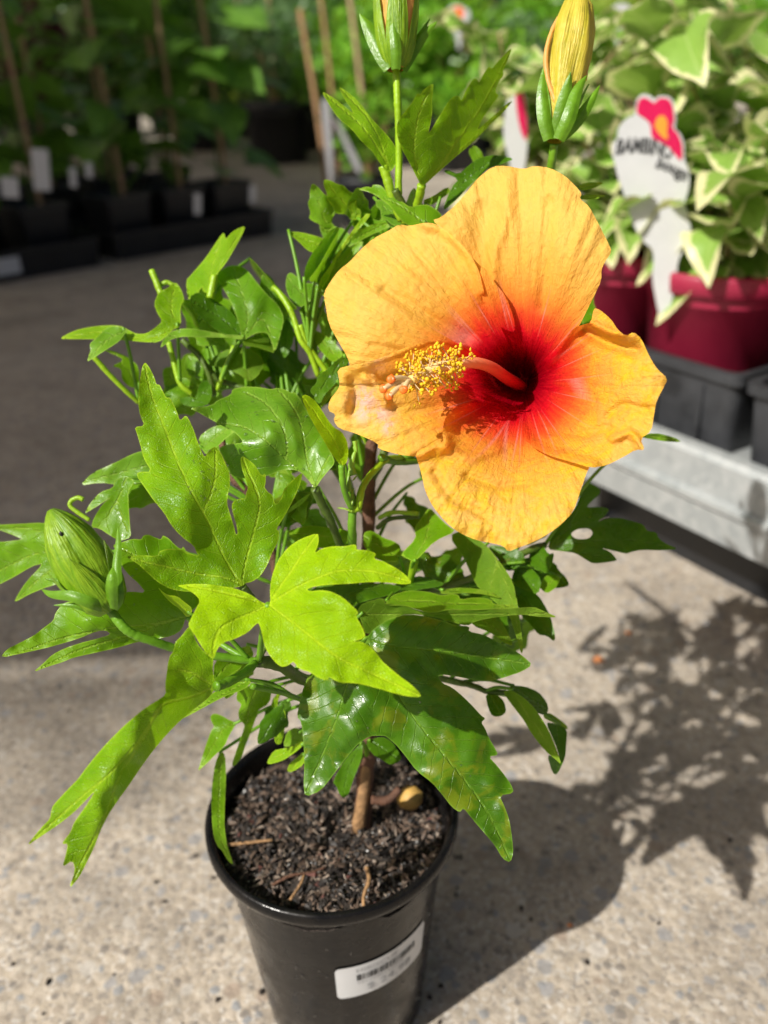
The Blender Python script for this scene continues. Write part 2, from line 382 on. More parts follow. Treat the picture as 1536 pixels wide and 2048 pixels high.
# ------------------------------------------------------------------ ground and an unseen roof, shaped to darken its left side
def sheet(name, x0, x1, y0, y1, z, mat, parent=None, nx=2, ny=2):
    V = [(x0+(x1-x0)*i/(nx-1), y0+(y1-y0)*j/(ny-1), z) for j in range(ny) for i in range(nx)]
    Fs = [(j*nx+i, j*nx+i+1, (j+1)*nx+i+1, (j+1)*nx+i) for j in range(ny-1) for i in range(nx-1)]
    return obj(name, V, Fs, mat, parent, False)
tag(sheet('ground', -60, 60, -20, 120, 0, M['concrete']), kind='structure')
RZ = 2.6; off = Vector((-math.cos(SUN_AZ), -math.sin(SUN_AZ), 0))*(RZ/math.tan(SUN_EL))
roof = empty('unseen_shade_roof', (off.x-3.0, off.y+2.0, 0)); tag(roof, kind='structure')
def roof_sheet(x0, x1, y0, y1, z=RZ):
    xa, xb, ya, yb = x0+off.x, x1+off.x, y0+off.y, y1+off.y; v, f = [(xa, ya, z), (xb, ya, z), (xb, yb, z), (xa, yb, z)], [(0, 1, 2, 3)]
    obj('shade_cloth', v, f, M['roofing'], roof, False, True)
ys = [.76, 2.10, 2.42, 3.3, 5.2, 6.6]
for a, b, x0, x1 in ((.79, 2.37, -9, -.16), (2.36, 2.72, -9, -.16), (2.71, 4.3, -9, -.16), (4.3, 5.6, -9, -.16), (5.6, 7.2, -9, .1), (7.2, 9.6, -9, -.3)):
    roof_sheet(x0, x1, a, b+.01, RZ+.004*a)  # farthest sheets added to darken bright ground at the back
for k in range(6):                       # slats added along the near and right edges to soften the shade border
    roof_sheet(-9, -.17, .752-.036*k, .783-.036*k-.0045*k, RZ-.01)
    roof_sheet(-.15+.03*k, -.128+.03*k-.002*k, .81, 5.6, RZ-.01)
for px_, py_ in ((-8.9, .9), (-8.9, 5.7), (-.2, 5.7)):
    v, f = box(px_+off.x, py_+off.y, RZ/2-.02, .08, .08, RZ-.06, .005); obj('post', v, f, M['galv'], roof, False, True)

# ------------------------------------------------------------------ the potted hibiscus
POT = W(664, 1612, .54); POT[2] = 0; RIMZ = .185
hib = empty('potted_hibiscus', tuple(POT))
tag(hib, 'hibiscus in small black pot with one large orange flower and red throat', 'potted plant')
# pot
prof = [(.0, .004), (.049, .002), (.053, .000), (.0555, .003), (.0605, .053), (.066, .115), (.0705, .167), (.0735, .1685), (.0745, .172), (.0790, .175), (.0802, .1785), (.0800, .183), (.0785, .1850), (.0762, .1845), (.0745, .181), (.0725, .173), (.0700, .150), (.066, .115)]
v, f = lathe(prof, 96); pot = obj('pot', v, f, M['pot'], hib)
# price sticker on the pot wall: find its place on the cone from where it shows
def cone_hit(x, y):
    r = fw + RT*(x-768)/F - UP*(y-1024)/F
    for t in np.linspace(.3, .9, 6000):
        P = CAM + r*t; q = P-POT
        rad = .0555+(.0705-.0555)*(q[2]-.003)/.164
        if 0 < q[2] < .175 and math.hypot(q[0], q[1]) < rad+.0004: return math.atan2(q[1], q[0]), q[2]
    return None
st_c = [cone_hit(671, 1937), cone_hit(850, 1862), cone_hit(846, 1943), cone_hit(676, 2020)]
print('sticker', st_c)
A0 = (st_c[0][0]+st_c[3][0])/2; A1 = A0+.97
Z1 = (st_c[0][1]); Z0 = Z1-.033
def on_pot(u, vv, lift):       # u,v in 0..1 over the sticker
    a = A0+(A1-A0)*u; z = Z0+(Z1-Z0)*vv+.004*u
    rad = .0555+(.0705-.0555)*(z-.003)/.164+lift
    return (rad*math.cos(a), rad*math.sin(a), z)
nu, nv = 28, 10; V = []; Fs = []
for j in range(nv+1):
    for i in range(nu+1):
        u, q = i/nu, j/nv
        cu, cv = .05, .1               # rounded corners
        du = max(0, cu-u, u-(1-cu))/cu; dv = max(0, cv-q, q-(1-cv))/cv
        k = math.hypot(du, dv)
        if k > 1: u += (cu*du/k-cu*du)*(1 if u > .5 else -1); q += (cv*dv/k-cv*dv)*(1 if q > .5 else -1)
        V.append(on_pot(u, q, .0012))
for j in range(nv):
    for i in range(nu):
        Fs.append((j*(nu+1)+i, j*(nu+1)+i+1, (j+1)*(nu+1)+i+1, (j+1)*(nu+1)+i))
stk = obj('price_sticker', V, Fs, M['white_plastic'], pot)
def text_mesh(txt, size=1.0, res=3, bold=0.0):
    c = bpy.data.curves.new('txt', 'FONT'); c.body = txt; c.size = size; c.resolution_u = res; c.offset = bold
    o = bpy.data.objects.new('txt', c); COL.objects.link(o)
    me = o.to_mesh(); v = np.array([q.co[:] for q in me.vertices]); f = [tuple(q.vertices) for q in me.polygons]
    o.to_mesh_clear(); bpy.data.objects.remove(o); bpy.data.curves.remove(c)
    v[:, 0] -= v[:, 0].min(); return v, f
def on_sticker(name, txt, u0, u1, v0, v1, mat):
    tv, tf = text_mesh(txt); tv[:, 1] -= tv[:, 1].min()
    tv[:, 0] *= (u1-u0)/tv[:, 0].max(); tv[:, 1] *= (v1-v0)/tv[:, 1].max()
    obj(name, [on_pot(u0+a, v0+b, .0016) for a, b, _ in tv], tf, mat, pot, False)
on_sticker('sticker_text', 'HIBISCUS', .20, .62, .80, .91, M['ink_grey'])
on_sticker('sticker_number', '9314600127358', .20, .70, .42, .49, M['ink_grey'])
on_sticker('sticker_price', '$ 24.98', .30, .80, .12, .34, M['ink_grey'])
V = []; Fs = []; u = .2
while u < .86:
    wd = random.choice((.006, .009, .016, .02)); b = len(V)
    for uu, q in ((u, .53), (u+wd, .53), (u+wd, .72), (u, .72)): V.append(on_pot(uu, q, .0016))
    Fs.append((b, b+1, b+2, b+3)); u += wd+random.choice((.006, .009, .014))
obj('barcode', V, Fs, M['ink'], pot, False)
dr = []
for k in range(170):                          # water beads on the wall
    a = random.uniform(-math.pi, .2); z = random.uniform(.02, .160); r = random.uniform(.0004, .0011)
    bm = bmesh.new(); bmesh.ops.create_icosphere(bm, subdivisions=1, radius=r); bm.verts.index_update()
    vv = np.array([q.co[:] for q in bm.verts]); ff = [tuple(q.index for q in g.verts) for g in bm.faces]; bm.free()
    if A0-.05 < a < A1+.05 and Z0-.01 < z < Z1+.012: continue
    rad = .0555+(.0705-.0555)*(z-.003)/.164+r*.15
    dr.append((vv*np.array([1, 1, 1.3])+np.array([rad*math.cos(a), rad*math.sin(a), z]), ff))
v, f = join(dr); o = obj('water_beads', v, f, M['water'], pot); o['kind'] = 'stuff'
# soil: a lumpy bed and loose chips
V = []; Fs = []; ns, nr = 64, 18; SOILZ = .165
for j in range(nr+1):
    for k in range(ns):
        rr = .0722*j/nr; t = 2*math.pi*k/ns
        V.append((rr*math.cos(t), rr*math.sin(t), SOILZ+.010*vnoise(50*rr*math.cos(t)+9, 50*rr*math.sin(t)+7)+.008*vnoise(160*rr*math.cos(t), 160*rr*math.sin(t))+.006*(1-rr/.072)))
for j in range(nr):
    for k in range(ns): Fs.append((j*ns+k, j*ns+(k+1) % ns, (j+1)*ns+(k+1) % ns, (j+1)*ns+k))
soil = obj('soil', V, Fs, M['soil_dark'], hib)
def chips(n, mat, rmin, rmax, elong, rad=.070, zoff=.003):
    parts = []
    for i in range(n):
        rr = rad*math.sqrt(random.random()); t = random.random()*6.283
        b = rmin+(rmax-rmin)*random.random()**2
        bm = np.array([(1, 0, 0), (-1, 0, 0), (0, 1, 0), (0, -1, 0), (0, 0, 1), (0, 0, -1)], float)+rng.normal(0, .28, (6, 3))
        bm *= b*np.array([random.uniform(1, elong), 1, .8])
        from mathutils import Euler
        E_ = np.array(Euler((random.random()*6, random.random()*.8, random.random()*6)).to_matrix())
        x, y = rr*math.cos(t), rr*math.sin(t)
        z = SOILZ+.010*vnoise(50*x+9, 50*y+7)+.006*(1-rr/.072)+zoff*random.uniform(.2, 1.2)
        parts.append((bm@E_.T+np.array([x, y, z]), [(0, 2, 4), (2, 1, 4), (1, 3, 4), (3, 0, 4), (2, 0, 5), (1, 2, 5), (3, 1, 5), (0, 3, 5)]))
    v, f = join(parts); o = obj('potting_chips', v, f, mat, soil, False); o['kind'] = 'stuff'
chips(2200, simple('chip_black', (.022, .018, .016), .55, .5, 90), .0006, .0022, 2.4)
chips(1300, simple('chip_brown', (.115, .078, .056), .7, .5, 90), .0006, .0022, 3.2)
chips(700, simple('chip_tan', (.24, .19, .15), .7, .4, 90), .0004, .0014, 5.0)
chips(30, simple('chip_red', (.12, .045, .035), .7, .3, 90), .0012, .0026, 1.8)
chips(110, simple('chip_grit', (.42, .41, .40), .4, .3, 90), .0005, .0013, 1.2)
def twig(pts, r, mat, name='twig', z=SOILZ+.006):
    P = spline([on_z(x, y, z+dz) for x, y, dz in pts], 6); v, f = tube_mesh(P, r*np.linspace(1, .7, len(P)), 7); obj(name, v, f, mat, hib, True, True)
twig([(733, 1735, .003), (738, 1760, .004), (728, 1790, .002), (727, 1812, 0)], .0014, M['bark_tan'])
twig([(545, 1770, .001), (580, 1752, .004), (620, 1745, .003), (650, 1735, .003)], .0010, M['bark'])
twig([(455, 1690, .002), (500, 1685, .003), (545, 1680, .006)], .0012, M['bark_tan'])
twig([(580, 1800, .001), (600, 1770, .003), (608, 1750, .004)], .0009, M['bark_tan'])
# seed pod lying on the soil
v, f = lathe([(.0005, -.0085), (.004, -.0075), (.0072, -.003), (.0078, .001), (.006, .006), (.002, .0085), (.0004, .0092)], 16)
c = on_z(820, 1596, SOILZ+.012); obj('seed_pod', xform((v, f), Matrix.Translation(c) @ Matrix.Rotation(1.1, 4, 'Y'))[0], f, M['nut'], hib, True, True)

# ---- blades: traced outline, own depth surface, veins
def inpoly(P, poly):
    x, y = P[:, 0], P[:, 1]; ins = np.zeros(len(P), bool); n = len(poly)
    for i in range(n):
        x1, y1 = poly[i]; x2, y2 = poly[(i+1) % n]
        if y1 == y2: continue
        c = ((y1 > y) != (y2 > y)) & (x < (x2-x1)*(y-y1)/(y2-y1)+x1); ins ^= c
    return ins
def segdist(P, A):
    """distance of P to polyline A, arc length at the foot, side"""
    best = np.full(len(P), 1e9); arc = np.zeros(len(P)); side = np.zeros(len(P)); s = 0
    for a, b in zip(A[:-1], A[1:]):
        a = np.array(a); b = np.array(b); d = b-a; L = math.hypot(*d)
        if L < 1e-6: continue
        t = np.clip(((P-a)@d)/(L*L), 0, 1); q = a+t[:, None]*d; r = P-q; D = np.hypot(r[:, 0], r[:, 1])
        m = D < best; best[m] = D[m]; arc[m] = (s+t*L)[m]; side[m] = np.sign(d[0]*r[:, 1]-d[1]*r[:, 0])[m]; s += L
    return best, arc, side
def chaikin(P, k=.22):
    out = []; n = len(P)
    for i in range(n):
        a = np.array(P[i]); b = np.array(P[(i+1) % n]); out += [a+(b-a)*k, b+(a-b)*k]
    return np.array(out)
def resample(P, step):
    out = []; n = len(P)
    for i in range(n):
        a, b = P[i], P[(i+1) % n]; L = math.hypot(*(b-a)); m = max(1, int(round(L/step)))
        for j in range(m): out.append(a+(b-a)*j/m)
    return np.array(out)
def depth_fn(pts):
    p = np.array([q[:2] for q in pts], float)/500; d = np.array([q[2] for q in pts]); c = p.mean(0)
    if len(pts) <= 3:
        A = np.c_[np.ones(len(p)), p-c]
        A[:, 1:] *= .999; sol = np.linalg.lstsq(A, d, rcond=None)[0]
        return lambda P: sol[0]+((P/500-c)@sol[1:])
    U = lambda r: np.where(r > 1e-9, r*r*np.log(r+1e-12), 0)
    n = len(p); K = U(np.linalg.norm(p[:, None]-p[None], axis=2))+np.eye(n)*.002; Q = np.c_[np.ones(n), p-c]
    Mx = np.block([[K, Q], [Q.T, np.zeros((3, 3))]]); s = np.linalg.solve(Mx, np.r_[d, 0, 0, 0])
    return lambda P: U(np.linalg.norm((P/500)[:, None]-p[None], axis=2))@s[:n]+s[n]+((P/500-c)@s[n+1:])
def blade_mesh(outline, step, holes=()):
    poly = resample(chaikin(outline), step*.9)
    loops = [poly]+[resample(chaikin(h, .25), step*.9) for h in holes]
    lo, hi = poly.min(0), poly.max(0)
    gx = np.arange(lo[0], hi[0], step); gy = np.arange(lo[1], hi[1], step*.87)
    G = np.array([(x+(j % 2)*step*.5, y) for j, y in enumerate(gy) for x in gx])
    if len(G):
        G = G+rng.normal(0, step*.08, G.shape); G = G[inpoly(G, poly)]
    for L in loops:
        if len(G):
            dd, _, _ = segdist(G, np.vstack([L, L[:1]])); G = G[dd > step*.5]
    for h in loops[1:]: G = G[~inpoly(G, h)]
    pts = np.vstack(loops+([G] if len(G) else [])); edges = []; o = 0
    for L in loops:
        m = len(L); edges += [(o+i, o+(i+1) % m) for i in range(m)]; o += m
    vs, _, fs, _, _, _ = delaunay_2d_cdt([Vector(p) for p in pts], edges, [], 0, 1e-4)
    P = np.array([v[:] for v in vs]); fs = np.array([tuple(t) for t in fs if len(t) == 3])
    cen = P[fs].mean(1); k = inpoly(cen, poly)
    for h in loops[1:]: k &= ~inpoly(cen, h)
    fs = fs[k]
    # camera-facing winding
    a, b, c = P[fs[:, 0]], P[fs[:, 1]], P[fs[:, 2]]
    cr = (b-a)[:, 0]*(c-a)[:, 1]-(b-a)[:, 1]*(c-a)[:, 0]
    fs[cr > 0] = fs[cr > 0][:, ::-1]
    ed = np.full(len(P), 1e9)
    for L in loops: ed = np.minimum(ed, segdist(P, np.vstack([L, L[:1]]))[0])
    return P, fs, ed
LEAVES = []; BR = []; ENDS = []
def blade(crop, outline, depth, veins=(), mat='mid', name='leaf', parent=None, holes=(), step=6.0, relief=.0024, amp=.0030, vcrop=None):
    parent = parent or hib
    O = T(crop, outline); D = T(crop, depth); VV = [T(vcrop or crop, q) for q in veins]
    P, fs, ed = blade_mesh(O, step, [T(crop, h) for h in holes])
    d = depth_fn(D)(P); mm = d.mean()/F*1000
    if not VV:
        c = P-P.mean(0); ax = np.linalg.svd(c, full_matrices=False)[2][0]; t = c@ax
        VV = [[tuple(P.mean(0)+ax*t.min()*.97), tuple(P.mean(0)+ax*t.max()*.97)]]
    vd = np.full(len(P), 1e9); vu = np.zeros(len(P)); vs = np.zeros(len(P))
    for i, q in enumerate(VV):
        q2 = spline(q, 5) if len(q) > 2 else np.array(q)
        a, b, c = segdist(P, q2); m = a < vd; vd[m] = a[m]; vu[m] = b[m]+i*37; vs[m] = c[m]
    vd *= mm; vu *= mm; edm = ed*mm
    s = len(LEAVES)*3.7
    d = d - relief*(1-np.exp(-(vd/6.0)**2)) + amp*vnoise(P[:, 0]/34+s, P[:, 1]/34+s*.7) + amp*1.6*vnoise(P[:, 0]/90+s, P[:, 1]/90)
    d += .0022*np.exp(-edm/2.2)*vnoise(P[:, 0]/16+s, P[:, 1]/16)
    wp = CAM+(fw[None]+np.outer((P[:, 0]-768)/F, RT)-np.outer((P[:, 1]-1024)/F, UP))*d[:, None]
    o = obj(name, wp, fs, M[mat], parent, True, True)
    fattr(o, 'vd', vd); fattr(o, 'vu', vu); fattr(o, 'ed', edm); fattr(o, 'vs', vs*.5+.5)
    o['_n'] = 0; del o['_n']
    LEAVES.append((o, P, d, O))
    ENDS.append((o, VV, bool(veins), depth_fn(D))); return o
def stem(crop, pts, rpx, mat='stem', name='stem', parent=None, taper=.85):
    Q = T(crop, pts); P = spline([W(x, y, d) for x, y, d in Q], 7); dm = np.mean([q[2] for q in Q])
    kk = np.arange(len(P)); v, f = tube_mesh(P, rpx*dm/F*np.linspace(1, taper, len(P))*(1+.05*np.sin(kk*2.1)+.10*np.exp(-((kk-len(P)*.35)/1.2)**2)+.10*np.exp(-((kk-len(P)*.78)/1.2)**2)), 10)
    if name in ('branch', 'stem', 'pedicel'): BR.append(P)
    return obj(name, v, f, M[mat], parent or hib, True, True)

# trunk and branches
tb = on_z(722, 1660, SOILZ)
P = spline([tb-np.array([0, 0, .012]), W(730, 1560, .530), W(738, 1480, .520), W(735, 1380, .515), W(735, 1240, .508), W(737, 1060, .500), W(742, 900, .495), W(760, 780, .495)], 8)
rr = np.interp(np.linspace(0, 1, len(P)), [0, .1, .5, 1], [.0066, .0052, .0042, .0034])*(1+.08*np.sin(np.arange(len(P))*1.7))
BR.append(P); v, f = tube_mesh(P, rr, 14); obj('trunk', v, f, M['bark'], hib, True, True)
P = spline([tb+np.array([-.003, -.002, -.006]), W(722, 1625, .537), W(729, 1570, .527), W(735, 1500, .52)], 8); v, f = tube_mesh(P, np.linspace(.0052, .0026, len(P)), 12); obj('trunk_bark_strip', v, f, M['bark_tan'], hib, True, True)
stem('px', [(742, 1600, .53), (775, 1600, .53), (800, 1578, .53)], 9, 'bark', 'branch')
stem('px', [(738, 1420, .515), (690, 1370, .49), (610, 1360, .45), (560, 1330, .415), (516, 1322, .40)], 13, 'stem_dark', 'branch')
stem('px', [(737, 1300, .508), (690, 1230, .50), (600, 1230, .49), (556, 1160, .48), (535, 1060, .475), (495, 985, .47), (462, 950, .47), (440, 870, .475)], 9, 'bark', 'branch')
stem('px', [(737, 1180, .50), (710, 1130, .46), (704, 1060, .43), (704, 1010, .425), (690, 950, .42), (683, 920, .42)], 9, 'stem', 'branch')
stem('px', [(742, 960, .496), (770, 900, .49), (820, 700, .48), (845, 560, .47), (835, 460, .46), (806, 410, .45), (790, 380, .445)], 9, 'stem_dark', 'branch')
stem('px', [(742, 900, .496), (700, 820, .49), (650, 740, .485), (615, 690, .482), (600, 650, .48)], 6, 'stem_lime', 'branch')
stem('px', [(738, 1040, .50), (640, 900, .50), (540, 800, .50), (440, 760, .50), (400, 715, .495)], 7, 'stem_dark', 'branch')
stem('px', [(738, 1200, .505), (860, 1180, .49), (960, 1150, .48), (1060, 1100, .485), (1090, 1090, .49)], 8, 'stem_dark', 'branch')

# foreground leaves
L1 = blade('c1', [(925, 1650), (820, 1668), (680, 1685), (540, 1690), (420, 1670), (330, 1620), (250, 1545), (190, 1490), (100, 1440), (220, 1432), (330, 1440), (345, 1402), (420, 1385), (500, 1395), (560, 1425), (622, 1437), (600, 1410), (588, 1370), (500, 1305), (430, 1230), (380, 1140), (300, 1045), (235, 950), (188, 885), (192, 850), (292, 850), (235, 760), (215, 680), (190, 590), (170, 537), (242, 528), (210, 460), (195, 370), (205, 230), (222, 120), (245, 82), (275, 120), (310, 190), (325, 243), (347, 240), (370, 290), (393, 333), (418, 330), (450, 390), (475, 450), (488, 494), (532, 452), (560, 500), (590, 570), (615, 650), (640, 710), (662, 750), (690, 700), (737, 670), (775, 720), (810, 800), (835, 860), (840, 930), (825, 1000), (816, 1070), (840, 1150), (866, 1230), (878, 1285), (892, 1285), (884, 1225), (860, 1150), (846, 1085), (870, 1047), (920, 1035), (945, 1040), (950, 1000), (965, 960), (945, 900), (920, 830), (910, 760), (925, 740), (960, 760), (1010, 800), (1040, 850), (1060, 877), (1087, 860), (1088, 930), (1078, 955), (1100, 990), (1135, 1010), (1150, 1070), (1165, 1075), (1200, 1030), (1210, 980), (1270, 910), (1347, 848), (1335, 920), (1280, 1050), (1220, 1160), (1160, 1250), (1183, 1265), (1175, 1340), (1130, 1420), (1100, 1500), (1050, 1580), (990, 1620), (945, 1628)],
      [(925, 1645, .390), (245, 85, .392), (560, 970, .380), (100, 1440, .372), (500, 1530, .380), (920, 745, .402), (1030, 1100, .390), (1345, 850, .412), (1170, 1300, .398), (190, 860, .392), (800, 900, .388), (840, 1250, .392)],
      [[(925, 1645), (850, 1540), (770, 1390), (700, 1230), (640, 1120), (560, 970), (480, 800), (380, 540), (300, 340), (255, 160), (245, 90)], [(925, 1645), (930, 1560), (960, 1430), (1010, 1250), (1045, 1080), (1010, 950), (960, 840), (925, 745)], [(925, 1645), (800, 1590), (600, 1560), (400, 1515), (200, 1470), (110, 1442)], [(650, 1130), (700, 1020), (735, 880), (738, 700)]], 'young', step=5)
stem('c1', [(925, 1650, .390), (965, 1700, .393), (1020, 1780, .396), (1120, 1960, .398), (1040, 2150, .400)], 8, 'stem_dark', 'petiole', L1)
L2 = blade('c2', [(548, 520), (555, 500), (552, 420), (565, 340), (600, 250), (660, 170), (740, 115), (847, 78), (854, 120), (845, 165), (826, 203), (870, 175), (940, 160), (1010, 162), (1072, 148), (1087, 165), (1080, 182), (1150, 185), (1208, 205), (1190, 237), (1250, 255), (1320, 290), (1380, 330), (1428, 387), (1380, 397), (1280, 385), (1180, 380), (1080, 388), (980, 395), (880, 400), (800, 415), (778, 428), (800, 438), (870, 430), (930, 440), (1000, 475), (1060, 530), (1098, 565), (1080, 592), (1110, 640), (1130, 680), (1140, 716), (1110, 735), (1062, 745), (1110, 747), (1160, 770), (1205, 815), (1240, 865), (1290, 910), (1350, 960), (1420, 1010), (1470, 1060), (1482, 1087), (1400, 1085), (1300, 1060), (1200, 1030), (1100, 1005), (1040, 1000), (990, 1000), (940, 980), (918, 963), (905, 987), (850, 970), (800, 935), (730, 915), (697, 868), (680, 882), (650, 900), (620, 902), (580, 870), (540, 815), (515, 760), (505, 700), (490, 650), (480, 632), (455, 650), (420, 690), (340, 730), (260, 755), (225, 800), (207, 858), (170, 830), (130, 775), (80, 690), (48, 645), (65, 610), (95, 550), (125, 495), (90, 455), (40, 425), (-25, 402), (60, 393), (150, 392), (250, 405), (340, 420), (430, 455), (500, 505)],
      [(545, 518, .357), (1480, 1085, .330), (900, 790, .336), (1425, 385, .346), (900, 330, .346), (845, 85, .362), (600, 300, .360), (205, 850, .346), (250, 600, .350), (-20, 403, .362), (1130, 700, .340), (700, 880, .344)],
      [[(545, 518), (640, 590), (760, 680), (880, 780), (1000, 860), (1150, 930), (1300, 1000), (1470, 1078)], [(545, 518), (620, 470), (740, 400), (860, 350), (1000, 310), (1200, 320), (1415, 380)], [(545, 518), (600, 430), (680, 320), (760, 200), (840, 90)], [(545, 518), (440, 570), (340, 610), (250, 665), (210, 750), (205, 840)], [(545, 518), (400, 480), (200, 430), (50, 405)]], 'lime', step=5)
stem('c2', [(545, 520, .3575), (520, 600, .366), (500, 740, .385), (485, 865, .398)], 7, 'stem', 'petiole', L2)
L3 = blade('c5', [(1372, 490), (1350, 380), (1356, 290), (1300, 260), (1240, 190), (1210, 100), (1190, 72), (1140, 140), (1088, 190), (1085, 240), (1050, 290), (1035, 400), (1025, 480), (1030, 545), (960, 590), (880, 640), (820, 690), (740, 760), (640, 860), (560, 950), (480, 1050), (430, 1120), (360, 1190), (258, 1300), (247, 1335), (240, 1390), (180, 1450), (72, 1583), (180, 1510), (300, 1430), (400, 1350), (480, 1270), (548, 1197), (500, 1280), (450, 1350), (400, 1420), (380, 1480), (315, 1565), (362, 1560), (345, 1640), (322, 1725), (392, 1675), (412, 1740), (366, 1875), (440, 1790), (490, 1690), (540, 1590), (580, 1480), (640, 1360), (700, 1270), (780, 1160), (860, 1040), (940, 930), (1040, 810), (1140, 710), (1240, 630), (1330, 560)],
      [(1370, 490, .372), (1190, 75, .362), (1060, 400, .360), (1030, 545, .356), (980, 620, .349), (830, 920, .343), (690, 1160, .341), (620, 1360, .342), (500, 1280, .345), (430, 1120, .350), (640, 860, .352), (75, 1583, .352), (370, 1870, .347), (1240, 630, .376), (1040, 810, .372), (860, 1040, .366), (700, 1270, .356), (540, 1590, .352)],
      [[(1370, 490), (1200, 560), (1000, 620), (900, 800), (830, 920), (740, 1050), (690, 1160), (620, 1360), (480, 1640), (380, 1850)], [(1365, 485), (1280, 440), (1220, 400), (1110, 370)], [(1000, 620), (850, 850), (650, 1080), (400, 1290), (80, 1580)]], 'young', step=5, relief=.0004)
stem('c5', [(1372, 490, .372), (1450, 460, .378), (1560, 400, .388), (1640, 330, .398)], 10, 'stem', 'petiole', L3)
L4 = blade('c3', [(440, 350), (480, 300), (560, 250), (660, 225), (760, 240), (850, 265), (900, 285), (972, 288), (965, 315), (1040, 330), (1120, 370), (1200, 410), (1250, 445), (1293, 485), (1240, 520), (1150, 550), (1070, 572), (1000, 565), (930, 550), (870, 540), (830, 535), (807, 540), (830, 580), (880, 600), (940, 650), (990, 700), (1030, 745), (1053, 760), (1030, 780), (1050, 810), (1070, 860), (1100, 910), (1118, 948), (1068, 955), (1110, 1000), (1150, 1050), (1185, 1100), (1198, 1142), (1123, 1155), (1150, 1210), (1175, 1280), (1190, 1380), (1195, 1450), (1180, 1498), (1140, 1480), (1100, 1410), (1040, 1340), (980, 1270), (940, 1218), (920, 1242), (880, 1215), (830, 1150), (780, 1090), (700, 1030), (640, 950), (590, 890), (540, 850), (520, 848), (460, 850), (400, 890), (340, 960), (280, 1040), (210, 1130), (128, 1163), (120, 1100), (125, 1000), (120, 880), (110, 780), (86, 750), (100, 680), (120, 600), (150, 530), (250, 470), (350, 410)],
      [(440, 355, .420), (1290, 485, .425), (800, 410, .415), (1180, 1495, .402), (850, 960, .405), (1110, 945, .412), (130, 1160, .408), (100, 740, .418), (290, 760, .408), (1050, 760, .418), (640, 950, .410), (900, 285, .420), (1000, 560, .424), (660, 230, .424)],
      [[(445, 355), (600, 390), (800, 410), (1000, 440), (1150, 460), (1285, 485)], [(445, 355), (540, 520), (620, 660), (720, 800), (850, 960), (980, 1120), (1090, 1290), (1180, 1490)], [(445, 355), (390, 480), (340, 600), (290, 760), (220, 940), (150, 1100), (130, 1155)]], 'dark', step=5)
stem('c3', [(445, 355, .420), (420, 380, .428), (360, 430, .44), (300, 520, .45)], 7, 'stem', 'petiole', L4)
L12 = blade('c4', [(0, 1368), (50, 1300), (150, 1250), (260, 1195), (340, 1130), (410, 1080), (425, 1020), (480, 950), (540, 930), (640, 955), (800, 955), (905, 960), (940, 870), (1000, 855), (1122, 868), (1060, 790), (1000, 740), (940, 670), (918, 610), (918, 555), (857, 503), (930, 480), (1020, 450), (1085, 458), (1100, 425), (1140, 418), (1190, 440), (1237, 458), (1250, 422), (1300, 450), (1340, 495), (1390, 533), (1410, 508), (1430, 550), (1536, 600), (1580, 800), (1540, 950), (1430, 1040), (1400, 1150), (1320, 1200), (1180, 1225), (1050, 1245), (900, 1290), (720, 1330), (560, 1365), (480, 1400), (380, 1430), (250, 1478), (330, 1410), (400, 1340), (500, 1290), (620, 1250), (740, 1220), (853, 1185), (815, 1155), (740, 1162), (600, 1220), (400, 1280), (200, 1325)],
      [(1440, 1045, .405), (0, 1365, .385), (255, 1475, .386), (600, 1080, .392), (900, 1140, .396), (860, 503, .41), (1250, 430, .425), (1250, 700, .408), (600, 1320, .394), (1200, 1220, .414), (480, 950, .402)],
      [[(1440, 1045), (1150, 1110), (850, 1140), (500, 1210), (200, 1310), (5, 1362)], [(1440, 1045), (1200, 1120), (950, 1205), (600, 1310), (260, 1472)], [(1440, 1045), (1350, 850), (1200, 680), (1000, 560), (870, 508)]], 'mid', step=5)
stem('c4', [(1440, 1045, .406), (1530, 1130, .408), (1700, 1260, .406), (1900, 1380, .402)], 7, 'stem', 'petiole', L12)
blade('c4', [(-60, 345), (100, 338), (350, 325), (480, 360), (560, 420), (640, 600), (560, 720), (440, 800), (340, 830), (220, 880), (108, 943), (130, 890), (200, 780), (335, 640), (250, 660), (100, 750), (-60, 830), (-60, 480), (60, 470), (170, 457), (140, 440), (0, 385), (-60, 372)], [(600, 600, .455), (-60, 345, .47), (110, 940, .462), (-60, 800, .475)], [[(620, 560), (300, 390), (-60, 358)], [(620, 560), (300, 560), (-60, 720)], [(620, 560), (350, 720), (110, 938)]], 'mid')
blade('c4', [(1040, 0), (985, 90), (988, 200), (998, 350), (1008, 442), (920, 470), (850, 430), (760, 370), (698, 365), (720, 290), (790, 180), (860, 128), (700, 232), (645, 262), (690, 180), (770, 90), (870, 60), (880, 0), (960, -30)], [(960, -20, .45), (1000, 440, .445), (650, 260, .45)], [[(970, -20), (900, 160), (760, 360)], [(900, 160), (990, 430)]], 'mid')
blade('px', [(158, 972), (185, 945), (220, 930), (270, 905), (295, 900), (312, 925), (310, 962), (270, 967), (235, 970), (200, 965)], [(158, 972, .465), (310, 930, .455), (250, 965, .46)], [], 'pale')
stem('c4', [(640, 150, .45), (600, 136, .45), (548, 160, .45), (540, 200, .45), (600, 250, .45), (690, 310, .45)], 5, 'stem_lime', 'stipule')
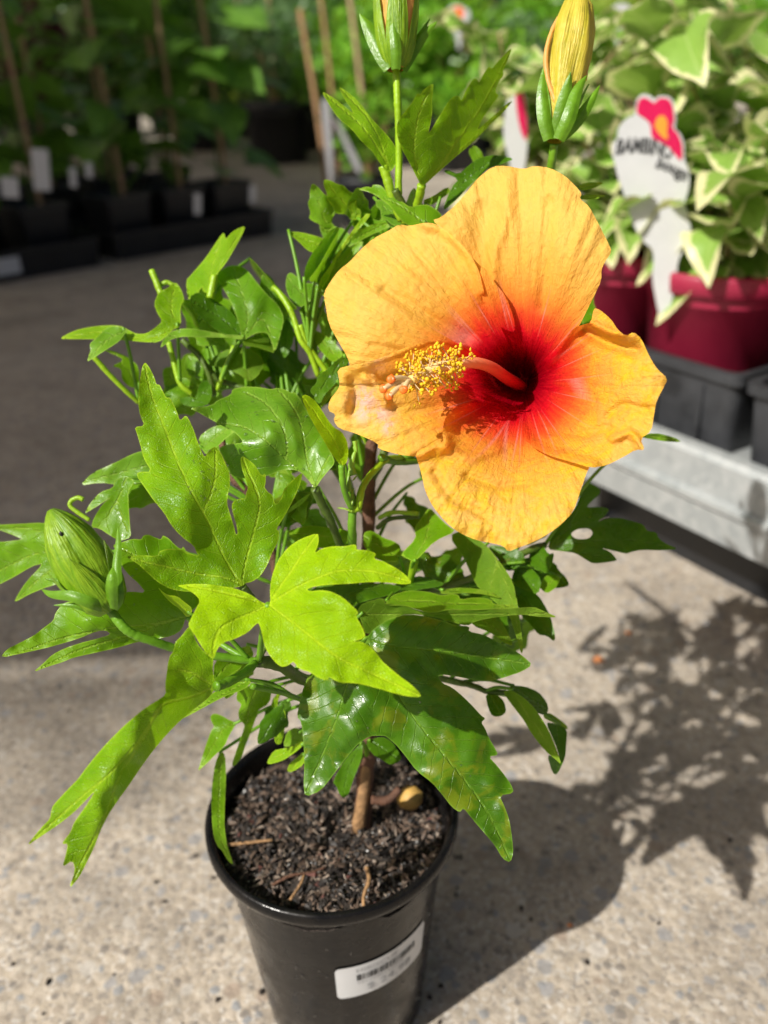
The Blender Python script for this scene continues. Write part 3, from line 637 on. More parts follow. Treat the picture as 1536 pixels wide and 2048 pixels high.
# leaves between the two bright ones and the flower
I1 = blade('s3', [(915, 872), (960, 800), (1010, 740), (1062, 680), (1040, 620), (1000, 540), (960, 450), (900, 370), (850, 290), (800, 200), (762, 158), (740, 167), (690, 140), (630, 130), (600, 142), (500, 125), (400, 120), (310, 138), (300, 180), (200, 220), (170, 250), (110, 268), (-8, 278), (60, 310), (120, 345), (220, 400), (320, 450), (370, 500), (388, 532), (300, 540), (240, 555), (212, 575), (240, 640), (280, 710), (300, 770), (390, 797), (470, 782), (570, 777), (660, 735), (740, 725), (810, 745), (870, 810)],
      [(915, 868, .415), (0, 280, .425), (560, 520, .412), (640, 135, .445), (330, 150, .448), (1060, 680, .415), (850, 290, .44), (760, 280, .425), (680, 400, .418), (240, 600, .424), (400, 795, .428), (740, 725, .424), (830, 450, .420)],
      [[(915, 865), (830, 770), (700, 650), (560, 520), (400, 420), (220, 385), (100, 325), (10, 285)], [(915, 865), (860, 680), (820, 450), (760, 280), (640, 140)], [(705, 655), (710, 540), (670, 400), (560, 250), (420, 170)], [(915, 865), (960, 740), (1020, 630)]], 'pale', step=5)
stem('s3', [(915, 868, .415), (960, 970, .422), (1040, 1130, .432), (1100, 1290, .445), (1200, 1500, .46)], 9, 'stem_dark', 'petiole', I1)
I2 = blade('s3', [(817, 190), (850, 178), (900, 210), (950, 270), (1000, 350), (1050, 420), (1110, 450), (1150, 520), (1160, 600), (1150, 670), (1120, 702), (1085, 680), (1020, 590), (980, 520), (920, 420), (870, 330), (830, 240)], [(820, 190, .412), (1110, 695, .410), (1150, 560, .416), (960, 480, .404)], [[(1110, 695), (1080, 560), (990, 420), (825, 195)]], 'lime')
stem('s3', [(1108, 695, .41), (1115, 800, .412), (1135, 900, .416), (1180, 1010, .422)], 7, 'stem', 'petiole', I2)
stem('s3', [(1180, 1020, .424), (1225, 1010, .424), (1240, 960, .424), (1258, 870, .426), (1310, 780, .43), (1395, 690, .438), (1450, 650, .448), (1540, 640, .46)], 7.5, 'stem_lime', 'pedicel')
stem('s3', [(1400, 640, .437), (1440, 655, .447), (1540, 672, .46), (1700, 660, .47)], 8, 'sepal', 'bracteole')
for pts, r in (([(1195, 770), (1180, 700), (1200, 620), (1212, 595)], 8), ([(1162, 890), (1160, 800), (1165, 720)], 6), ([(1205, 520), (1215, 600), (1195, 560)], 5)):
    stem('s3', [(a, b, .418) for a, b in pts], r, 'bud', 'small_bud', taper=.3)
blade('s3', [(1185, 810), (1200, 785), (1232, 758), (1215, 790), (1190, 815)], [(1200, 790, .418)], [], 'mid', 'stipule', step=3)
blade('s3', [(1180, 990), (1172, 930), (1180, 880), (1205, 855), (1195, 900), (1190, 980)], [(1200, 900, .418)], [], 'pale', 'stipule', step=3)
blade('s3', [(1065, 1010), (1100, 1003), (1150, 1012), (1195, 1030), (1180, 1045), (1140, 1022)], [(1100, 1010, .42)], [], 'mid', 'stipule', step=3)
blade('s3', [(60, 492), (150, 420), (240, 398), (335, 450), (300, 470), (250, 512), (200, 562), (120, 625), (80, 570)], [(60, 492, .46), (330, 450, .45), (120, 620, .45)], [], 'pale')
blade('s3', [(692, 1185), (800, 1150), (900, 1138), (1000, 1150), (1160, 1170), (1200, 1230), (1160, 1290), (1090, 1290), (960, 1310), (850, 1262), (760, 1212)], [(692, 1185, .47), (1160, 1230, .455), (960, 1300, .45)], [], 'mid')
blade('s3', [(1275, 1185), (1330, 1172), (1420, 1230), (1490, 1250), (1545, 1290), (1540, 1400), (1380, 1400), (1270, 1295), (1268, 1225)], [(1275, 1185, .475), (1540, 1290, .47), (1400, 1400, .455)], [], 'mid')
blade('s3', [(690, 1060), (760, 980), (890, 888), (850, 955), (740, 1035)], [(690, 1060, .45), (890, 888, .445)], [], 'mid')
blade('m', [(768, 402), (830, 340), (822, 300), (850, 262), (880, 218), (905, 245), (950, 290), (985, 312), (900, 350), (845, 410), (822, 430), (790, 415)], [(768, 402, .455), (985, 312, .452), (880, 220, .475), (850, 350, .447)], [[(825, 425), (870, 330), (885, 225)]], 'mid')
stem('m', [(825, 425, .455), (815, 470, .465), (790, 560, .485)], 8, 'stem_lime', 'stem')
stem('m', [(690, 260, .49), (740, 240, .48), (840, 245, .47)], 5, 'stem_lime', 'stem')
stem('m', [(680, 300, .49), (730, 265, .485), (840, 255, .48)], 5, 'stem_dark', 'stem')
# the flat leaves right of the bright leaf
blade('c3', [(395, 208), (420, 170), (532, 138), (540, 180), (640, 180), (700, 205), (780, 220), (870, 200), (950, 205), (1060, 200), (1200, 195), (1300, 188), (1350, 210), (1428, 244), (1330, 240), (1230, 227), (1100, 242), (1000, 262), (960, 287), (880, 267), (780, 237), (660, 224), (560, 252), (500, 302), (440, 332), (425, 290)], [(400, 210, .43), (1425, 243, .425), (870, 205, .428), (660, 222, .438), (440, 330, .436), (960, 285, .436)], [], 'under')
blade('c3', [(538, 172), (570, 130), (650, 104), (760, 110), (830, 132), (880, 120), (916, 128), (922, 152), (1000, 138), (1082, 150), (1092, 176), (1203, 178), (1205, 192), (1060, 202), (950, 207), (870, 202), (780, 222), (700, 203), (640, 182), (545, 182)], [(540, 175, .434), (1205, 185, .43), (760, 110, .455), (870, 205, .429), (1050, 140, .448)], [], 'mid')
blade('c3', [(820, 104), (900, 90), (1000, 94), (1080, 110), (1143, 149), (1050, 125), (960, 117), (880, 122), (825, 126)], [(820, 110, .46), (1140, 148, .45), (900, 90, .466)], [], 'mid')
blade('c3', [(150, 95), (300, 80), (540, 65), (640, 90), (560, 130), (430, 160), (380, 185), (330, 130), (230, 120)], [(150, 95, .43), (640, 90, .46), (380, 185, .44)], [[(380, 180), (340, 125), (540, 70)]], 'deep')
blade('c3', [(530, 132), (600, 70), (700, 28), (760, 40), (845, 66), (820, 86), (700, 102), (600, 122)], [(540, 130, .46), (840, 66, .465), (700, 30, .48)], [], 'deep')
# right side, behind and below the flower
blade('c8', [(110, 330), (200, 290), (330, 380), (392, 460), (440, 520), (490, 600), (520, 740), (535, 860), (553, 1000), (540, 1032), (520, 960), (500, 900), (470, 800), (430, 760), (360, 700), (290, 645), (250, 575), (200, 460)], [(110, 330, .485), (392, 460, .465), (545, 1030, .455), (250, 575, .478), (340, 640, .462)], [[(330, 380), (392, 470), (355, 640)], [(392, 470), (480, 700), (545, 1020)]], 'under')
blade('c8', [(230, 800), (400, 788), (440, 870), (470, 920), (492, 985), (430, 955), (360, 902), (250, 860)], [(230, 800, .45), (490, 985, .45), (400, 790, .46)], [], 'under')
blade('c8', [(490, 590), (560, 620), (640, 680), (690, 760), (720, 830), (742, 930), (732, 955), (690, 920), (640, 915), (600, 860), (540, 810), (510, 720)], [(490, 590, .49), (740, 950, .475), (640, 680, .485)], [], 'deep')
blade('c8', [(690, 410), (720, 330), (800, 220), (850, 180), (900, 60), (930, 8), (1003, 48), (1005, 82), (950, 130), (922, 162), (1000, 158), (1065, 170), (1030, 215), (985, 252), (1050, 225), (1120, 223), (1200, 245), (1262, 262), (1280, 300), (1338, 308), (1350, 345), (1400, 380), (1468, 406), (1380, 417), (1250, 412), (1182, 427), (1160, 437), (1080, 417), (1010, 402), (1060, 420), (1090, 450), (1108, 477), (1040, 487), (962, 495), (920, 470), (860, 432), (780, 420)],
      [(690, 410, .49), (1465, 406, .485), (930, 10, .52), (1105, 475, .48), (1000, 330, .482)], [[(690, 410), (900, 370), (1150, 350), (1460, 405)], [(690, 410), (850, 260), (1060, 172)], [(690, 410), (860, 200), (930, 15)], [(690, 410), (900, 430), (1100, 475)]], 'deep', holes=[[(830, 318), (860, 295), (900, 285), (945, 288), (965, 315), (940, 345), (890, 352), (850, 342)]])
for q in ([(580, 450), (620, 400), (665, 378), (700, 440), (735, 428), (722, 500), (690, 560), (640, 520), (590, 500)], [(680, 570), (720, 555), (772, 572), (762, 610), (735, 645), (690, 672), (650, 640), (660, 600)], [(480, 560), (540, 490), (600, 520), (660, 590), (640, 680), (560, 650), (500, 620)], [(430, 480), (470, 475), (500, 495), (480, 540), (440, 530)], [(330, 380), (480, 400), (560, 430), (540, 500), (480, 540), (400, 470)]):
    blade('c8', q, [(q[0][0], q[0][1], .49), (q[len(q)//2][0], q[len(q)//2][1], .475), (q[-1][0], q[-1][1]+40, .48)], [], 'deep' if q[0][0] != 680 else 'mid', step=5)
stem('c8', [(200, 1200, .47), (280, 1225, .468), (340, 1250, .465), (450, 1255, .463)], 6, 'stem_dark', 'stem')
stem('px', [(738, 1330, .51), (850, 1350, .49), (930, 1368, .47)], 7, 'stem_dark', 'branch')
blade('c8', [(425, 1248), (480, 1240), (560, 1290), (620, 1350), (680, 1440), (720, 1520), (750, 1600), (778, 1684), (740, 1650), (680, 1600), (600, 1500), (555, 1420), (500, 1350)], [(430, 1250, .462), (775, 1680, .44), (680, 1440, .445), (600, 1500, .458)], [], 'under')
blade('c8', [(450, 1240), (480, 1213), (560, 1218), (640, 1250), (690, 1310), (702, 1360), (680, 1392), (620, 1370), (560, 1300)], [(450, 1240, .465), (690, 1390, .456), (640, 1250, .475)], [], 'deep')
blade('c8', [(680, 1430), (740, 1438), (812, 1470), (805, 1560), (800, 1640), (752, 1742), (723, 1732), (690, 1620), (740, 1640), (765, 1640), (740, 1560)], [(680, 1430, .47), (812, 1470, .478), (740, 1740, .46)], [], 'deep')
blade('c8', [(660, 1400), (700, 1370), (760, 1410), (810, 1450), (815, 1480), (740, 1440)], [(660, 1400, .474), (815, 1470, .48)], [], 'under')
blade('c8', [(325, 1258), (400, 1268), (440, 1310), (452, 1370), (420, 1397), (370, 1398), (343, 1350)], [(325, 1258, .466), (420, 1395, .456), (450, 1330, .464)], [], 'dark')
# leaves hanging at the pot
blade('c6', [(225, 440), (218, 390), (260, 358), (340, 380), (420, 430), (505, 460), (470, 520), (420, 600), (380, 700), (340, 745), (260, 820), (160, 920), (85, 985), (110, 900), (170, 700), (230, 540), (262, 500)], [(500, 460, .475), (90, 980, .462), (220, 400, .478), (360, 720, .466)], [[(500, 460), (330, 560), (90, 980)]], 'mid')
blade('c6', [(330, 750), (382, 815), (388, 1000), (382, 1200), (372, 1400), (372, 1600), (402, 1800), (475, 1995), (420, 1965), (340, 1830), (300, 1800), (258, 1700), (238, 1560), (228, 1300), (240, 1100), (270, 900)], [(350, 760, .472), (470, 1990, .480), (230, 1300, .478), (380, 1300, .482), (310, 1400, .472)], [[(345, 760), (320, 1100), (310, 1400), (330, 1700), (460, 1980)]], 'mid')
blade('c6', [(510, 110), (498, 220), (545, 250), (550, 280), (518, 340), (530, 430), (592, 480), (570, 560), (540, 640), (500, 760), (448, 915), (480, 932), (560, 830), (600, 700), (660, 560), (700, 430), (735, 370), (718, 335), (860, 250), (882, 100), (720, 40), (600, 75)], [(700, 60, .455), (450, 920, .470), (520, 250, .462), (700, 400, .472), (620, 300, .450), (870, 180, .47)], [[(720, 60), (640, 300), (600, 500), (460, 915)]], 'mid')
blade('c6', [(870, 225), (990, 95), (1055, 28), (1010, 95), (952, 205), (942, 300), (1022, 318), (1032, 420), (1012, 600), (980, 692), (920, 692), (895, 560), (900, 400)], [(1050, 30, .46), (950, 690, .475), (1030, 420, .468)], [], 'young')
blade('c6', [(828, 885), (900, 760), (1000, 740), (1100, 720), (1200, 658), (1240, 680), (1150, 770), (1000, 870), (850, 912)], [(828, 885, .482), (1230, 670, .47), (1000, 740, .478)], [], 'young')
blade('c6', [(1042, 985), (1070, 900), (1150, 840), (1220, 770), (1250, 800), (1230, 910), (1100, 995)], [(1042, 985, .485), (1230, 780, .475), (1200, 930, .48)], [], 'young')
blade('c6', [(1000, 722), (1040, 560), (1130, 508), (1200, 540), (1230, 650), (1100, 712)], [(1000, 720, .485), (1200, 540, .478), (1100, 700, .482)], [], 'mid')
blade('c3', [(268, 1085), (330, 970), (400, 900), (425, 875), (422, 960), (372, 1080), (352, 1150), (325, 1170), (300, 1140), (288, 1105)], [(268, 1085, .47), (420, 880, .48), (330, 1165, .46)], [[(415, 885), (350, 1020), (325, 1160)]], 'deep')
blade('c3', [(435, 880), (520, 850), (575, 878), (612, 940), (625, 970), (570, 1002), (520, 972), (470, 942)], [(440, 880, .48), (620, 970, .47), (570, 1000, .465)], [], 'deep')
blade('c2', [(210, 870), (300, 800), (400, 830), (390, 900), (300, 960), (230, 1010), (205, 980)], [(210, 870, .43), (400, 830, .44), (230, 1010, .42)], [], 'mid')
blade('c2', [(200, 1060), (320, 1000), (450, 985), (400, 1040), (280, 1080), (150, 1150), (20, 1220), (-60, 1250), (60, 1180), (140, 1120)], [(450, 985, .42), (-60, 1250, .41), (200, 1060, .424)], [], 'mid')
stem('c2', [(440, 1020, .41), (560, 1045, .42), (640, 1065, .43), (745, 1105, .445)], 6, 'stem', 'stem')
# yellow-green tip leaf between the bright leaves
blade('c4', [(1210, 820), (1240, 850), (1290, 885), (1360, 890), (1420, 940), (1480, 985), (1460, 1050), (1430, 1050), (1380, 990), (1320, 950), (1260, 890)], [(1212, 822, .378), (1460, 1020, .385), (1350, 900, .374)], [], 'lime', step=4)
# upper left cluster
blade('s1', [(66, 1002), (200, 932), (320, 905), (430, 893), (520, 890), (590, 902), (640, 932), (700, 962), (780, 958), (850, 912), (908, 858), (870, 800), (838, 720), (878, 622), (950, 590), (1013, 535), (1060, 600), (1088, 680), (1052, 740), (1062, 900), (1000, 922), (960, 962), (880, 1032), (760, 1028), (600, 1012), (400, 1005), (200, 1003)], [(66, 1002, .485), (1013, 535, .492), (700, 990, .475), (1040, 900, .475), (880, 700, .48), (430, 900, .486)], [[(1030, 900), (800, 1000), (400, 950), (70, 1000)], [(1030, 900), (980, 750), (1012, 545)]], 'young')
blade('s1', [(294, 1190), (330, 1100), (318, 1040), (370, 1000), (410, 958), (452, 915), (520, 890), (640, 930), (600, 965), (560, 1022), (500, 1062), (420, 1112), (350, 1160)], [(294, 1190, .462), (600, 930, .474), (450, 915, .472), (500, 1060, .466)], [[(600, 940), (450, 1020), (300, 1185)]], 'pale')
stem('s1', [(330, 1120, .475), (400, 1200, .476), (480, 1290, .478), (600, 1410, .482), (720, 1520, .488)], 5.5, 'stem_lime', 'stem')
stem('s1', [(900, 640, .49), (860, 540, .49), (820, 445, .49)], 7, 'stem_lime', 'stem')
stem('s1', [(900, 560, .492), (950, 545, .492), (1000, 570, .492)], 5, 'stem_lime', 'stem')
stem('s1', [(960, 1030, .49), (1000, 1180, .49), (1050, 1360, .49), (1150, 1450, .492)], 6, 'stem_lime', 'stem')
stem('s1', [(1070, 1010, .488), (1130, 1070, .488), (1200, 1130, .49), (1260, 1230, .49), (1300, 1340, .492), (1330, 1460, .494)], 6, 'stem_dark', 'stem')
stem('s1', [(1080, 720, .49), (1150, 800, .49), (1190, 900, .49)], 5, 'stem_lime', 'stem')
stem('s1', [(1490, 1060, .492), (1420, 1230, .492), (1350, 1420, .494)], 5, 'stem_lime', 'stem')
blade('s1', [(888, 1075), (918, 1000), (980, 940), (1080, 914), (1200, 924), (1330, 950), (1450, 968), (1560, 970), (1600, 985), (1540, 1010), (1450, 990), (1300, 990), (1150, 985), (1050, 985), (970, 1010), (920, 1060)], [(888, 1075, .46), (1600, 985, .482), (1080, 914, .474), (1150, 985, .468)], [], 'pale')
blade('s2', [(0, 630), (60, 588), (160, 640), (300, 722), (380, 832), (425, 945), (300, 932), (150, 852), (0, 702)], [(0, 660, .48), (420, 940, .485), (200, 660, .492), (150, 850, .478)], [[(415, 940), (220, 780), (10, 660)]], 'deep')
blade('s2', [(195, 470), (270, 400), (340, 383), (430, 408), (500, 500), (580, 600), (680, 690), (722, 790), (700, 900), (652, 1065), (620, 960), (590, 902), (520, 902), (460, 932), (400, 970), (380, 850), (350, 760), (300, 640), (240, 540)], [(410, 950, .482), (200, 470, .500), (430, 410, .502), (720, 790, .492), (655, 1060, .475), (480, 650, .488)], [[(410, 950), (440, 750), (330, 400)], [(410, 950), (560, 800), (655, 1050)]], 'pale')
blade('s2', [(400, 960), (480, 930), (560, 898), (620, 960), (655, 1065), (600, 1045), (500, 1012), (420, 1010)], [(410, 960, .485), (655, 1060, .478), (520, 1010, .48)], [], 'under')
blade('s2', [(-30, 500), (0, 470), (60, 400), (120, 330), (180, 240), (252, 135), (268, 150), (272, 190), (330, 120), (435, 78), (385, 180), (330, 280), (270, 380), (215, 440), (200, 480), (180, 612), (100, 592), (95, 545), (30, 640), (-20, 650)], [(0, 560, .505), (435, 80, .505), (120, 560, .49), (250, 140, .50), (100, 380, .50)], [[(140, 600), (170, 400), (250, 150)], [(150, 590), (250, 350), (425, 90)]], 'young')
stem('s2', [(155, 640, .488), (175, 540, .488), (190, 462, .488)], 8, 'stem_lime', 'stem')
stem('s2', [(640, 560, .484), (680, 590, .482), (760, 710, .48), (800, 800, .48), (850, 960, .48), (920, 1060, .482), (985, 1240, .485)], 6.5, 'stem_lime', 'stem')
stem('s2', [(885, 760, .482), (905, 900, .482), (920, 1050, .483)], 7, 'stem', 'stem')
blade('s2', [(448, 318), (490, 350), (560, 430), (660, 545), (720, 600), (800, 690), (830, 722), (790, 735), (720, 690), (640, 610), (560, 510), (480, 410)], [(450, 320, .486), (820, 720, .476), (600, 480, .478)], [], 'young')
blade('s2', [(733, 560), (740, 470), (765, 440), (800, 455), (865, 525), (960, 520), (972, 600), (940, 652), (830, 722), (770, 650)], [(733, 560, .488), (830, 720, .478), (965, 530, .488), (860, 600, .48)], [], 'pale')
blade('s2', [(735, 128), (850, 130), (1000, 170), (1050, 195), (960, 295), (900, 272), (830, 200)], [(735, 128, .485), (1040, 195, .49), (960, 295, .482)], [], 'young')
blade('s2', [(1157, 85), (1110, 200), (1050, 300), (1000, 400), (930, 492), (875, 525), (878, 420), (920, 320), (1000, 210), (1080, 110)], [(1155, 88, .48), (880, 520, .47), (1000, 210, .472)], [], 'pale')
blade('s2', [(1155, 100), (1110, 260), (1055, 400), (990, 525), (900, 505), (985, 400), (1060, 260)], [(1155, 100, .478), (950, 510, .472), (1000, 400, .47)], [], 'mid')
blade('s2', [(1395, -10), (1325, 80), (1245, 160), (1195, 230), (1110, 380), (1050, 520), (985, 610), (985, 520), (1080, 380), (1160, 240), (1260, 100), (1345, -10)], [(1390, 0, .475), (990, 600, .475)], [], 'young')
blade('s2', [(1190, 235), (1270, 130), (1380, 80), (1480, 48), (1560, 85), (1440, 130), (1320, 190), (1230, 245)], [(1190, 235, .475), (1540, 70, .472)], [], 'mid')
blade('s2', [(1000, 560), (1090, 420), (1180, 280), (1300, 200), (1340, 210), (1200, 380), (1100, 500), (1020, 600)], [(1000, 580, .48), (1330, 205, .485)], [], 'mid')
blade('s2', [(830, 725), (940, 660), (970, 600), (990, 620), (960, 700), (930, 770), (850, 760)], [(830, 725, .478), (980, 620, .48)], [], 'under')
blade('s2', [(135, 1155), (200, 1070), (300, 1030), (420, 1008), (540, 1080), (572, 1140), (520, 1240), (450, 1285), (380, 1222), (280, 1182), (200, 1162)], [(135, 1155, .50), (572, 1140, .50), (420, 1010, .492), (450, 1280, .49)], [[(345, 1030), (430, 1130), (450, 1280)]], 'under')
blade('s2', [(1240, 1120), (1180, 1078), (1120, 1120), (1060, 1180), (975, 1240), (972, 1290), (928, 1330), (923, 1360), (952, 1390), (960, 1430), (1000, 1455), (1030, 1385), (1100, 1312), (1145, 1265), (1130, 1195)], [(1240, 1120, .455), (1000, 1450, .445), (975, 1250, .45)], [], 'deep')
blade('s2', [(1140, 1270), (1100, 1312), (1035, 1385), (1002, 1450), (1010, 1480), (1060, 1420), (1140, 1340)], [(1140, 1280, .452), (1005, 1470, .448)], [], 'under', step=4)
blade('s2', [(945, 875), (1020, 910), (1100, 970), (1155, 1030), (1180, 1080), (1110, 1135), (1055, 1100), (1000, 1040), (955, 960)], [(945, 875, .49), (1170, 1080, .48), (1000, 1040, .482)], [], 'mid')
blade('s2', [(700, 900), (740, 780), (790, 850), (800, 960), (760, 1060), (720, 1110), (690, 1010)], [(700, 900, .495), (800, 960, .492)], [], 'deep')
blade('s2', [(930, 740), (1000, 700), (1035, 720), (1045, 780), (960, 795)], [(940, 740, .495), (1040, 760, .49)], [], 'mid')
blade('s1', [(905, 1255), (950, 1225), (1020, 1240), (1060, 1330), (1085, 1425), (1000, 1485), (925, 1405)], [(940, 1230, .505), (1085, 1425, .50), (925, 1400, .495)], [], 'pale')
blade('s1', [(425, 1090), (500, 1093), (640, 1150), (722, 1230), (725, 1400), (640, 1392), (578, 1330), (578, 1242), (495, 1222), (600, 1172), (520, 1130)], [(430, 1090, .49), (720, 1400, .49), (640, 1150, .498)], [], 'mid')
blade('s1', [(1032, 1492), (1100, 1470), (1180, 1482), (1210, 1350), (1300, 1330), (1312, 1470), (1262, 1552), (1100, 1548)], [(1035, 1490, .485), (1300, 1330, .495), (1260, 1550, .482)], [], 'deep')
blade('s1', [(1100, 1130), (1180, 1150), (1230, 1220), (1200, 1300), (1130, 1310), (1090, 1220)], [(1100, 1130, .51), (1200, 1300, .505)], [], 'pale')
# top leaves
T2 = blade('c7', [(780, 1302), (740, 1230), (690, 1130), (640, 1040), (605, 940), (605, 870), (630, 820), (680, 760), (720, 705), (750, 648), (767, 662), (800, 620), (862, 576), (860, 640), (850, 700), (855, 780), (845, 850), (825, 935), (850, 900), (890, 830), (930, 770), (970, 700), (1010, 668), (1040, 670), (1058, 705), (1090, 630), (1142, 546), (1170, 555), (1180, 578), (1220, 500), (1250, 462), (1270, 482), (1310, 430), (1360, 380), (1413, 331), (1380, 420), (1350, 482), (1350, 530), (1320, 560), (1290, 645), (1323, 668), (1280, 722), (1200, 835), (1165, 915), (1230, 850), (1435, 677), (1350, 790), (1250, 880), (1130, 1000), (1000, 1110), (900, 1200), (800, 1292)],
      [(780, 1298, .445), (862, 580, .43), (1410, 335, .455), (1050, 900, .445), (700, 950, .432), (1430, 680, .475), (1150, 980, .462)], [[(780, 1295), (740, 1150), (730, 1000), (750, 850), (790, 720), (855, 590)], [(780, 1295), (900, 1170), (1050, 950), (1200, 740), (1300, 550), (1405, 345)], [(780, 1295), (950, 1130), (1150, 960), (1425, 685)]], 'young', step=5, relief=.0004)
stem('c7', [(780, 1290, .445), (765, 1370, .45), (740, 1450, .455)], 9, 'stem_lime', 'petiole', T2)
T1 = blade('c7', [(78, 636), (140, 666), (190, 702), (260, 758), (312, 800), (240, 690), (197, 603), (260, 638), (350, 720), (430, 830), (500, 900), (570, 980), (615, 1060), (618, 1110), (575, 1192), (540, 1202), (480, 1130), (440, 1060), (370, 1000), (290, 900), (200, 830), (130, 730)], [(78, 636, .45), (200, 605, .46), (560, 1190, .446), (610, 1060, .45), (380, 880, .442)], [[(560, 1190), (480, 1050), (360, 880), (90, 645)], [(560, 1190), (430, 860), (205, 610)]], 'young', step=5)
stem('c7', [(510, 1160, .446), (545, 1270, .448), (575, 1380, .45), (640, 1540, .455)], 10, 'stem_lime', 'petiole', T1)
blade('c7', [(325, 1322), (400, 1300), (430, 1312), (440, 1288), (500, 1293), (540, 1350), (600, 1375), (660, 1420), (700, 1447), (760, 1430), (830, 1428), (890, 1470), (925, 1505), (900, 1570), (800, 1610), (700, 1580), (640, 1545), (560, 1440), (500, 1392), (420, 1342)], [(325, 1322, .455), (925, 1500, .45), (700, 1560, .44), (600, 1400, .446)], [[(800, 1560), (600, 1420), (340, 1322)]], 'mid')
blade('c7', [(915, 1490), (990, 1300), (1040, 1252), (930, 1202), (950, 1185), (1040, 1220), (1100, 1160), (1180, 1100), (1300, 1078), (1432, 1108), (1350, 1142), (1250, 1172), (1180, 1240), (1120, 1290), (1040, 1380)], [(915, 1490, .46), (1430, 1108, .475), (1040, 1250, .47)], [], 'deep')
blade('c7', [(780, 1400), (860, 1370), (960, 1300), (985, 1340), (900, 1400), (840, 1440)], [(780, 1400, .47), (980, 1320, .475)], [], 'mid')
blade('c7', [(1100, 1050), (1150, 1010), (1200, 1060), (1220, 1120), (1150, 1150)], [(1100, 1050, .52), (1220, 1120, .52)], [], 'mid')
stem('c7', [(602, 470, .435), (608, 600, .436), (612, 700, .437), (618, 850, .44), (622, 1100, .445), (620, 1380, .45), (660, 1560, .455)], 8, 'stem_lime', 'pedicel')
blade('px', [(1155, 372), (1170, 365), (1212, 364), (1190, 376), (1165, 382)], [(1155, 372, .46), (1210, 364, .46)], [], 'mid', step=4)
blade('px', [(1155, 394), (1175, 388), (1216, 390), (1195, 398), (1165, 400)], [(1155, 394, .46), (1214, 390, .46)], [], 'mid', step=4)
blade('px', [(1270, 872), (1310, 865), (1350, 875), (1365, 885), (1320, 882)], [(1270, 872, .47), (1365, 885, .48)], [], 'mid', step=4)

# leaves of the crown that sit behind the flower
def toothed(cx, cy, ang_, L, wd):
    ca, sa = math.cos(ang_), math.sin(ang_); O = []
    up = [(0, .02), (.12, .42), (.22, .30), (.4, .85), (.5, .62), (.68, .62), (.74, .42), (.9, .25), (1, 0)]
    for t, h in up+[(t, -h) for t, h in up[-2:0:-1]]: O.append((cx+L*(t*ca-h*wd*sa), cy+L*(t*sa+h*wd*ca)))
    return O
for k in range(22):
    a = random.random()*6.283; cx = random.uniform(800, 1130); cy = random.uniform(520, 960); L = random.uniform(120, 190)
    cx = min(max(cx, 760+L*abs(min(0, math.cos(a)))), 1240-L*max(0, math.cos(a))); cy = min(max(cy, 520+L*abs(min(0, math.sin(a)))), 1010-L*max(0, math.sin(a)))
    d0 = random.uniform(.475, .56); O = toothed(cx, cy, a, L, .3)
    blade('px', O, [(cx, cy, d0), (cx+L*math.cos(a), cy+L*math.sin(a), d0+random.uniform(-.03, .03)), (cx-40*math.sin(a), cy+40*math.cos(a), d0+random.uniform(-.03, .03))], [[(cx, cy), (cx+L*math.cos(a), cy+L*math.sin(a))]], 'mid' if k % 3 else 'dark', step=9)
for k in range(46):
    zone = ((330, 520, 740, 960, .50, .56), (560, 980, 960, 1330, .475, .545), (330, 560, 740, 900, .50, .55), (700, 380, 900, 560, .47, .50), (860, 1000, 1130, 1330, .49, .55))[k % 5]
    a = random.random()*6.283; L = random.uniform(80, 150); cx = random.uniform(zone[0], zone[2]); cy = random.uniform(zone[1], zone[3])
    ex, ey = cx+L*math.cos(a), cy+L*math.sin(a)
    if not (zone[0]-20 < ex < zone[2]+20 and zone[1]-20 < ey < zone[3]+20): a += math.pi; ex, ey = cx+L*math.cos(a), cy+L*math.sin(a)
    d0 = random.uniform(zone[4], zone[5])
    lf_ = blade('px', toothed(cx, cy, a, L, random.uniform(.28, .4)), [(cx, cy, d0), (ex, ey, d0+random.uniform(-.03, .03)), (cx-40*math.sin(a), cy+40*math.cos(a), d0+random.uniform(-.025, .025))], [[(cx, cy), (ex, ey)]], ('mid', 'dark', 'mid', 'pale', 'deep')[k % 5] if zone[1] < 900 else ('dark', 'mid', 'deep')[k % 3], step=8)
    pass
